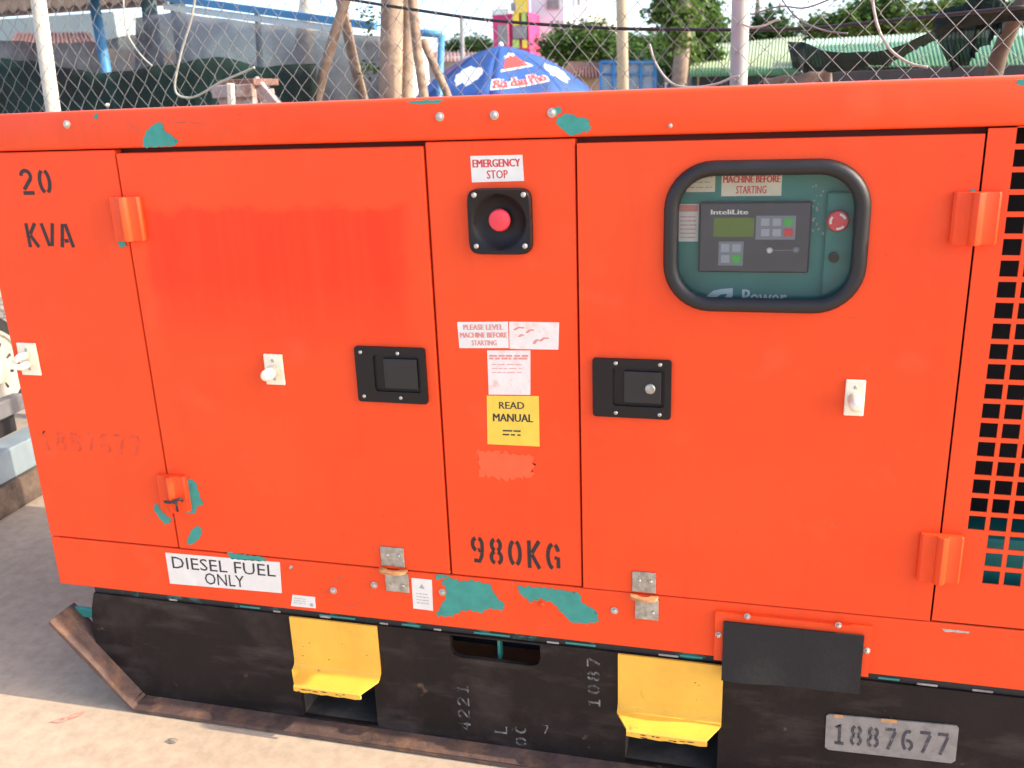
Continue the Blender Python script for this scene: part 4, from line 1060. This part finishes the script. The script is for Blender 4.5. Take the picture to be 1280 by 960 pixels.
lo, hi_ = upright(322, 20, 324, 60, 5.6, 0, 2.0); bar('inner_post', lo, hi_, .02, DTEAL, sh)
lo, hi_ = upright(552, 43, 550, 95, 5.8, 0, None); bar('end_post', lo, hi_, .022, BLUES, sh)
bar('end_rail', B(512, 40, 5.8), B(552, 43, 5.8), .022, BLUES, sh); lo, hi_ = upright(512, 40, 513, 110, 5.8, 0, None); bar('end_post', lo, hi_, .022, BLUES, sh)
def corrugated(name, a, b, c, d, waves, amp, mt, par, n=4, rows=1):     # quad a->b along the waves, a->d along the fall
    a, b, c, d = map(Vector, (a, b, c, d)); nn = waves*n; up = (b-a).cross(d-a).normalized()
    if up.z < 0: up = -up
    V = []; Fc = []
    for j in (0, 1):
        for i in range(nn+1):
            u = i/nn; p = (a.lerp(b, u)).lerp(d.lerp(c, u), j); V.append(p+up*amp*math.sin(u*waves*2*math.pi))
    for i in range(nn): Fc.append((i, i+1, nn+1+i+1, nn+1+i))
    o = raw(name, V, Fc, mt, par, smooth=True); md = o.modifiers.new('thickness', 'SOLIDIFY'); md.thickness = .004; return o
corrugated('roof_sheet', B(-150, -10, 5.4), B(212, -22, 5.4), B(206, 0, 6.6), B(-150, 26, 6.6), 26, .012, ROOFG, sh)
beam('roof_edge', B(-150, 28, 6.6), B(212, 2, 6.6), .04, .05, ROOFG, sh)
# weathered crate-like stand just behind the fence
PINKW = mat('weathered_boards', (.36, .29, .28), .8, var=.25, vscale=20, second=(.24, .14, .10), sfac=(.52, .7), sscale=14)
PIPEW = mat('pale_pipe', (.66, .60, .46), .5, var=.1, vscale=30)
st = thing('wooden_stand', 'weathered grey wooden stand with rusty top behind the fence', 'stand', ground_at(300, 3.75))
def pbox(name, x0, y0, x1, y1, D, depth, mt, par, bev=.003):
    a, b = B(x0, y0, D), B(x1, y1, D); return box(name, min(a.x, b.x), max(a.x, b.x), a.y, a.y+depth, min(a.z, b.z), max(a.z, b.z), mt, par, bev)
def down(name, x0, x1, ytop, D, depth, mt, par, z0=0.0):
    a, b = B(x0, ytop, D), B(x1, ytop, D); return box(name, a.x, b.x, a.y, a.y+depth, z0, a.z, mt, par, .004)
down('body', 271, 315, 112, 3.75, .2, PINKW, st); pbox('board', 263, 107, 316, 121, 3.72, .025, PINKW, st)
pbox('rusty_cap', 272, 100, 318, 107, 3.73, .22, mat('rusty_cap', (.16, .08, .06), .8, var=.4, vscale=20), st)
beam('pipe', B(288, 104, 3.69), B(290, 140, 3.69), .026, .026, PIPEW, st); beam('brace', B(316, 101, 3.80), B(345, 135, 3.80), .03, .06, PINKW, st)

# --- middle: parasol
UB = mat('blue_parasol_cloth', (.05, .13, .38), .65, var=.3, vscale=3, bump=.1, bscale=14)
UW = mat('parasol_white_print', (.72, .74, .80), .6); UR = mat('parasol_red_print', (.62, .07, .06), .6)
# sunlit cloth lets light through
def cloth(M, base, f=.3):
    N = M.node_tree.nodes; L = M.node_tree.links; t = N.new('ShaderNodeBsdfTranslucent'); t.inputs[0].default_value = (*base, 1)
    mx = N.new('ShaderNodeMixShader'); mx.inputs[0].default_value = f; L.new(N['Principled BSDF'].outputs[0], mx.inputs[1]); L.new(t.outputs[0], mx.inputs[2]); L.new(mx.outputs[0], N['Material Output'].inputs[0])
cloth(UB, (.05, .15, .48))
def parasol(apexpx, D, R, h, rot, label, logos, pole_r=.02):
    ap = B(*apexpx, D); t = thing('blue_parasol', label, 'parasol', (ap.x, ap.y, 0), 'blue parasols beyond the fence')
    def rib(r, a): return Vector((ap.x+R*r*math.sin(a), ap.y-R*r*math.cos(a), ap.z-h*(.30*r+.70*r*r)))
    def S(p, r, u):                         # panel p, r 0..1 outwards, u 0..1 across
        a0 = rot+p*math.pi/4; q = rib(r, a0).lerp(rib(r, a0+math.pi/4), u); q.z -= .05*R*math.sin(u*math.pi)*r*(1-r*.3)*.4; return q
    for p in range(8):
        V = []; Fc = []; nr, nu = 8, 6
        for j in range(nr+1):
            for i in range(nu+1): V.append(S(p, j/nr*.999+.001, i/nu))
        for i in range(nu+1): V.append(S(p, 1, i/nu)+Vector((0, 0, -.11-.015*math.sin(i*2))))
        for j in range(nr+1):
            for i in range(nu): k = j*(nu+1)+i; Fc.append((k, k+1, k+nu+2, k+nu+1))
        o = raw('canopy_panel', V, Fc, UB, t, smooth=True); o.modifiers.new('thickness', 'SOLIDIFY').thickness = .003
        bar('canopy_rib', rib(.02, rot+p*math.pi/4)+Vector((0, 0, -.012)), rib(1, rot+p*math.pi/4)+Vector((0, 0, -.012)), .006, GALV, t, 5)
    bar('pole', (ap.x, ap.y, 0), ap+Vector((0, 0, .0)), pole_r, GALV, t); bm = bmesh.new(); lathe(bm, ap, [(.03, -.02), (.035, .01), (.025, .03), (.004, .045)], 10, 'z'); done('finial', bm, WHITE, t)
    for (p, kind) in logos:
        def L(u, v, p=p):                   # logo box: u across, v up (0 = edge)
            r = .95-.66*v; q = S(p, r, u); e = S(p, r, u+.01)-S(p, r, u-.01); g = S(p, r+.01, u)-S(p, r-.01, u); n = e.cross(g).normalized()
            if n.z < 0: n = -n
            return q+n*.006
        bm = bmesh.new(); M_ = UW
        def poly(pts, mi): 
            vs_ = [bm.verts.new(L(*q)) for q in pts]; f = bm.faces.new(vs_); f.material_index = mi
        if kind == 'mountain':
            out = [(.16, .38), (.30, .84), (.42, .86), (.50, .98), (.58, .90), (.66, .94), (.90, .50)]
            poly(out, 0); ins = [(.22, .44), (.34, .78), (.44, .78), (.50, .88), (.56, .80), (.66, .84), (.82, .52)]
            vs_ = [bm.verts.new(L(*q)+Vector((0, -.004, .004))) for q in ins]; bm.faces.new(vs_).material_index = 1
            put_text(bm, 'Bia dau Pho', lambda u, v: L(.05+.88*u, .02+.12*u+.20*v)+Vector((0, -.002, .002)), 0, .045)
            put_text(bm, 'Bia dau Pho', lambda u, v: L(.06+.86*u, .035+.12*u+.17*v)+Vector((0, -.005, .005)), 1, .01)
        elif kind == 'red':
            poly([(.30, .5), (.45, .62), (.8, .9), (.85, .8), (.62, .55), (.7, .35), (.5, .42)], 1)
        else:
            rnd = random.Random(p+9); n = 22
            poly([(.5+(.30+.05*rnd.uniform(-1, 1))*math.cos(2*math.pi*k/n), .36+(.20+.05*rnd.uniform(-1, 1))*math.sin(2*math.pi*k/n)) for k in range(n)], 0)
        me = bpy.data.meshes.new('printed_logo'); bm.to_mesh(me); bm.free(); link('printed_logo', me, [UW, UR], t)
    return t
parasol((626, 57), 12.0, 1.17, .60, math.radians(7), 'large blue parasol with a red mountain print beyond the fence', ((0, 'mountain'), (7, 'white'), (1, 'white'), (6, 'red')))
parasol((866, 94), 22.0, 1.1, .45, math.radians(-20), 'small distant blue parasol below the slender trees', ((0, 'mountain'), (1, 'white')))

# --- far houses
def house(name, label, x0, x1, ytop, D, depth, mt, floors=(), loc_h=None):
    a, b = B(x0, ytop, D), B(x1, ytop, D); zt = loc_h if loc_h else a.z
    h = thing(name, label, 'building', ((a.x+b.x)/2, a.y, 0)); box('wall', a.x, b.x, a.y, a.y+depth, 0, zt, mt, h, .02)
    return h, a.x, b.x, a.y, zt
def wpart(name, par, x0, y0, x1, y1, D, t, mt, sub=None):
    a, b = B(x0, y0, D), B(x1, y1, D); return box(name, min(a.x, b.x), max(a.x, b.x), a.y-t, a.y-.004, min(a.z, b.z), max(a.z, b.z), mt, par, .01)
WWALL = mat('white_render', (.62, .64, .68), .8, var=.06, vscale=.6); PINK = mat('magenta_paint', (.55, .035, .16), .6, var=.1, vscale=1); YELB = mat('yellow_cladding', (.72, .55, .06), .6, var=.1, vscale=1)
WING = mat('far_window', (.20, .19, .20), .25, var=.2, vscale=2); LIME = mat('lime_panel', (.35, .55, .12), .6); CREAMB = mat('cream_render', (.72, .68, .55), .8, var=.06, vscale=.6)
h, *_ = house('white_building', 'tall white building behind the round green tree', 705, 735, -40, 48, 8, WWALL)
for (x0, y0, x1, y1) in ((690, -2, 705, 10), (715, -6, 724, 8), (690, -30, 705, -14), (715, -32, 724, -16)):
    w = wpart('window', h, x0+6, y0, x1+3, y1, 48, .12, WWALL); a = wpart('pane', w, x0+7.5, y0+1.5, x1+1.5, y1-1.5, 48, .16, WING)
h, *_ = house('white_house', 'white house front joining the magenta building', 662, 704.5, -40, 46, 8, WWALL)
for (x0, y0, x1, y1) in ((684, 0, 700, 11), (684, -30, 700, -18)): wpart('window', h, x0, y0, x1, y1, 46, .14, WING)
h, *_ = house('cream_house', 'low cream house stepping down behind the round green tree', 736, 762, 24, 50, 6, CREAMB); pbox('upper_block', 736, 14, 750, 23.8, 50, 4, CREAMB, h)
h, *_ = house('magenta_building', 'narrow magenta and yellow shop house above the parasol', 615, 662, 18, 44, 6, PINK)
wpart('shopfront_frame', h, 619, 28, 640, 110, 44, .3, PINK); wpart('window', h, 624, 32, 638, 56, 44, .34, WING); wpart('roof_terrace', h, 615, 12, 636, 18, 44, .1, PALE)
for (x0, y0, x1, y1, mt) in ((641, -40, 661, 16, YELB), (642, 17, 650, 32, YELB), (653, 17, 659, 32, LIME), (642, 33, 660, 48, WING), (642, 50, 650, 60, LIME), (654, 50, 660, 60, YELB), (660.2, -40, 663, 62, PINK)):
    wpart('facade_panel', h, x0, y0, x1, y1, 44, .22, mt)
wpart('window', h, 640, 4, 647, 14, 44, .28, WING)
h, *_ = house('low_house', 'low house with reddish tiled roof right of the parasol', 706, 756, 96, 20, 3, mat('tan_wall', (.35, .26, .20), .8, var=.1, vscale=2))
TERR = mat('terracotta_roof', (.17, .085, .07), .8, var=.3, vscale=6)
corrugated('roof', B(712, 78, 21), B(752, 78, 21), B(762, 97, 19.5), B(700, 97, 19.5), 14, .03, TERR, h)
h, *_ = house('distant_house', 'distant house with faded red roof behind the left nets', 15, 125, 66, 22, 4, mat('brown_wall', (.28, .22, .18), .8, var=.2, vscale=2))
corrugated('roof', B(20, 41, 23), B(112, 40, 23), B(128, 67, 21.5), B(5, 66, 21.5), 20, .03, TERR, h)
h, *_ = house('grey_building', 'long grey-green building low on the left skyline', -140, 145, 33, 40, 6, mat('grey_green_wall', (.26, .32, .32), .8, var=.12, vscale=.5))
h, *_ = house('white_cottage', 'small white gabled house seen between the tree props', 455, 476, 52, 26, 4, WWALL)
corrugated('roof', B(451, 55, 25.5), B(465, 40, 25.5), B(465, 40, 30.5), B(451, 55, 30.5), 8, .02, PALE, h); corrugated('roof', B(465, 40, 25.5), B(480, 55, 25.5), B(480, 55, 30.5), B(465, 40, 30.5), 8, .02, PALE, h)
h, *_ = house('long_wall_house', 'long low pale house behind the blue parasol', 470, 640, 76, 32, 5, mat('dull_white_wall', (.45, .46, .50), .8, var=.2, vscale=.8))
corrugated('roof', B(468, 64, 34), B(642, 66, 34), B(648, 77, 31), B(462, 77, 31), 40, .03, mat('dull_red_roof', (.33, .20, .17), .8, var=.2, vscale=3), h)
# blue wire cage
D = 13; cg = thing('blue_cage', 'blue framed wire-glass booth right of the parasol', 'booth', ground_at(785, D))
CAGE = mat('dusty_panel', (.30, .36, .40), .4, var=.25, vscale=3)
for x in (751, 767, 784, 801, 819):
    lo, hi_ = upright(x, 78, x, 110, D, 0, None); bar('frame_post', lo, hi_, .022, BLUES, cg)
bar('top_rail', B(750, 78, D), B(820, 78, D), .024, BLUES, cg); bar('mid_rail', B(750, 93, D), B(820, 93, D), .014, BLUES, cg)
for x0, x1 in ((752, 766), (768, 783), (785, 800), (802, 818)):
    a, b = B(x0, 80, D), B(x1, 80, D); box('panel', a.x, b.x, a.y+.03, a.y+.04, .1, a.z, CAGE, cg)
a = B(750, 79, D); b = B(820, 79, D); box('back_wall', a.x, b.x, a.y+1.2, a.y+1.3, 0, a.z-.1, DTEAL, cg)
# poles
lo, hi_ = upright(777, 0, 779, 115, 10, 0, 7); tag(tube_obj('utility_pole', [lo, hi_], [.062, .045], mat('tan_concrete_pole', (.42, .36, .26), .8, var=.12, vscale=4), None, 12), 'slim tan utility pole in front of the blue booth', 'pole')
lo, hi_ = upright(577, 22, 578, 60, 30, 0, None); tag(tube_obj('utility_pole', [lo, hi_], .07, GALV, None, 8), 'thin distant pole above the left side of the parasol', 'pole')
lo, hi_ = upright(386, 0, 384, 20, 9, 0, 5); tag(tube_obj('utility_pole', [lo, hi_], .09, WPOST, None, 12), 'thick cream pole above the blue shed beam', 'pole')

# --- right: green roofed stalls
GR1 = mat('pale_green_sheet', (.44, .52, .30), .6, var=.12, vscale=3); GR2 = mat('green_sheet', (.12, .28, .13), .55, var=.15, vscale=3); GR3 = mat('mint_ridge', (.42, .58, .42), .6, var=.1, vscale=3)
s1 = thing('market_stall', 'stall with pale green corrugated awning left of the dark netting', 'stall', ground_at(930, 14))
corrugated('roof_sheet', B(868, 58, 16), B(1003, 46, 16), B(1000, 84, 13), B(862, 86, 13), 34, .014, GR1, s1)
corrugated('shaded_underside', B(862, 86.5, 12.99), B(1000, 84.5, 12.99), B(1000, 94, 12.97), B(862, 96, 12.97), 34, .01, GR2, s1)  # darker green strip standing in for the shaded underside of the roof
for x in (868, 905, 945, 990): lo, hi_ = upright(x, 88, x, 110, 13.2, 0, None); bar('stall_post', lo, hi_, .04, DTEAL, s1)
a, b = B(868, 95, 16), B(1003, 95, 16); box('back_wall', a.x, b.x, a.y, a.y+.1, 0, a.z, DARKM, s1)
s2 = thing('market_stall', 'long stall with green corrugated roof at the far right', 'stall', ground_at(1160, 12))
corrugated('roof_sheet', B(1005, 57, 13.2), B(1420, 36, 13.2), B(1430, 82, 10.6), B(1010, 84, 10.6), 80, .013, GR2, s2)
corrugated('ridge_sheet', B(1008, 50, 13.4), B(1420, 28, 13.4), B(1420, 38, 13.0), B(1006, 59, 13.0), 80, .01, GR3, s2)
for x in (1015, 1080, 1150, 1230, 1300): lo, hi_ = upright(x, 82, x, 100, 10.8, 0, None); bar('stall_post', lo, hi_, .04, DTEAL, s2)
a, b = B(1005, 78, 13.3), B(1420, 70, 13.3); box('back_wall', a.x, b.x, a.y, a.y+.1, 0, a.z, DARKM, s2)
sheet('dark_netting', [(985, 52, 3.6), (1003, 52, 3.6), (1025, 62, 3.5), (1060, 66, 3.4), (1095, 64, 3.4), (1130, 56, 3.3), (1165, 38, 3.2), (1200, 20, 3.1), (1300, 2, 3.0)],
      [(990, 84, 3.6), (1005, 90, 3.6), (1040, 88, 3.5), (1080, 84, 3.45), (1110, 80, 3.4), (1140, 64, 3.35), (1172, 48, 3.25), (1205, 34, 3.15), (1300, 22, 3.05)], BNET, 'dark netting draped in a sagging swag on the right of fence', 'net', 60, 8, .03, 11, 3)
sheet('dark_netting', [(1165, 16, 3.3), (1200, 6, 3.25), (1230, -6, 3.2), (1260, -14, 3.2)], [(1186, 88, 3.3), (1205, 82, 3.28), (1225, 62, 3.25), (1250, 40, 3.2)], BNET, 'bunched dark netting hanging beside the crooked branch', 'net', 30, 14, .06, 13, 3)
o = tube_obj('crooked_branch', smoothline([B(1236, 140, 3.4), B(1240, 104, 3.4), B(1250, 66, 3.38), B(1262, 38, 3.35), B(1274, 12, 3.3), B(1292, -30, 3.3)], 5), [.030-.0004*k for k in range(26)], BARKD, None, 10); tag(o, 'dark crooked branch rising at the right end of the fence', 'branch')
TARP = mat('brown_sacking', (.25, .18, .13), .9, var=.3, vscale=12)
sheet('brown_sacking', [(955, 97, 3.9), (985, 95, 3.85), (1015, 90, 3.8), (1040, 86, 3.8)], [(955, 130, 3.9), (985, 130, 3.85), (1040, 130, 3.8)], TARP, 'brown sacking bundled below the dark netting', 'sacking', 24, 8, .05, 17, 2)
DK = thing('stall_dark_block', 'dark low block filling the dark interior under the green roof', 'counter', ground_at(1130, 7)); down('top', 990, 1330, 92, 7, .8, DARKM, DK)  # dark block fills in the dark stall interior

# --- trees
tree('round_tree', 'dense round green tree in front of the white building', ground_at(735, 33), 2.4, .16, blobs_px([(696, 62, 20, 11), (730, 56, 26, 12), (766, 62, 26, 11), (716, 42, 20, 7), (740, 36, 18, 5), (764, 47, 18, 7), (690, 50, 10, 7), (735, 72, 36, 7)], 33), 9000, .17, LEAFA, 21)
tree('far_tree', 'far small tree on the skyline left of the magenta building', ground_at(585, 60), 4.5, .2, blobs_px([(585, 55, 26, 6), (570, 61, 20, 6), (600, 60, 18, 7)], 60), 2600, .24, LEAFB, 22)
tree('slender_tree', 'slender tree with drooping foliage left of the grey post', ground_at(841, 13), 5.6, .10, blobs_px([(838, 6, 10, 11), (848, -18, 14, 12), (828, 14, 8, 8), (852, 22, 9, 10), (846, 42, 7, 9), (855, 64, 8, 9)], 13, .3), 4200, .085, LEAFC, 23, BARK, droop=.7)
tree('slender_tree', 'leafy tree close left of the grey post with low foliage', ground_at(863, 14), 4.2, .085, blobs_px([(872, 8, 13, 11), (884, 26, 12, 9), (870, 34, 12, 10), (866, 56, 11, 11), (888, 66, 8, 8), (876, -14, 14, 9), (862, 78, 8, 7)], 14, .3), 4600, .09, LEAFA, 24, BARK, droop=.7)
tree('bushy_tree', 'bushy tree standing behind the utility pole', ground_at(805, 26), 2.6, .12, blobs_px([(802, 58, 22, 10), (820, 66, 16, 12), (790, 68, 18, 10), (832, 52, 12, 10)], 26), 3000, .15, LEAFA, 25)
tree('bushy_tree', 'dark bushy tree just right of the grey post', ground_at(945, 25), 3.4, .14, blobs_px([(960, 38, 12, 12), (945, 48, 14, 8), (908, 54, 14, 7), (974, 51, 18, 7), (960, 24, 6, 7)], 25), 3600, .15, LEAFB, 26)
tree('canopy_tree', 'wide tree above the mint ridge of the long stall', ground_at(1080, 24), 3.6, .2, blobs_px([(1050, 30, 36, 8), (1092, 20, 30, 9), (1130, 28, 34, 9), (1080, 36, 56, 7), (1022, 40, 22, 7), (1070, 8, 12, 6), (1112, 2, 16, 7), (1088, -8, 14, 7)], 24), 7500, .14, LEAFA, 27)
tree('canopy_tree', 'leafy tree behind the bunched dark netting', ground_at(1200, 22), 3.8, .2, blobs_px([(1180, 14, 30, 9), (1225, 22, 34, 9), (1265, 30, 30, 12), (1160, 26, 20, 7), (1300, 14, 36, 16), (1215, 2, 26, 7)], 22), 7000, .13, LEAFC, 28)
tree('canopy_tree', 'dark tree at the left end of the skyline behind nets', ground_at(20, 50), 3, .2, blobs_px([(-40, 34, 50, 10), (-90, 30, 40, 14)], 50), 2400, .25, LEAFB, 29)
tree('hedge_tree', 'low dark tree mass behind the blue booth', ground_at(830, 20), 1.6, .12, blobs_px([(800, 82, 30, 8), (840, 84, 26, 10), (880, 84, 26, 9)], 20), 2600, .12, LEAFB, 30)
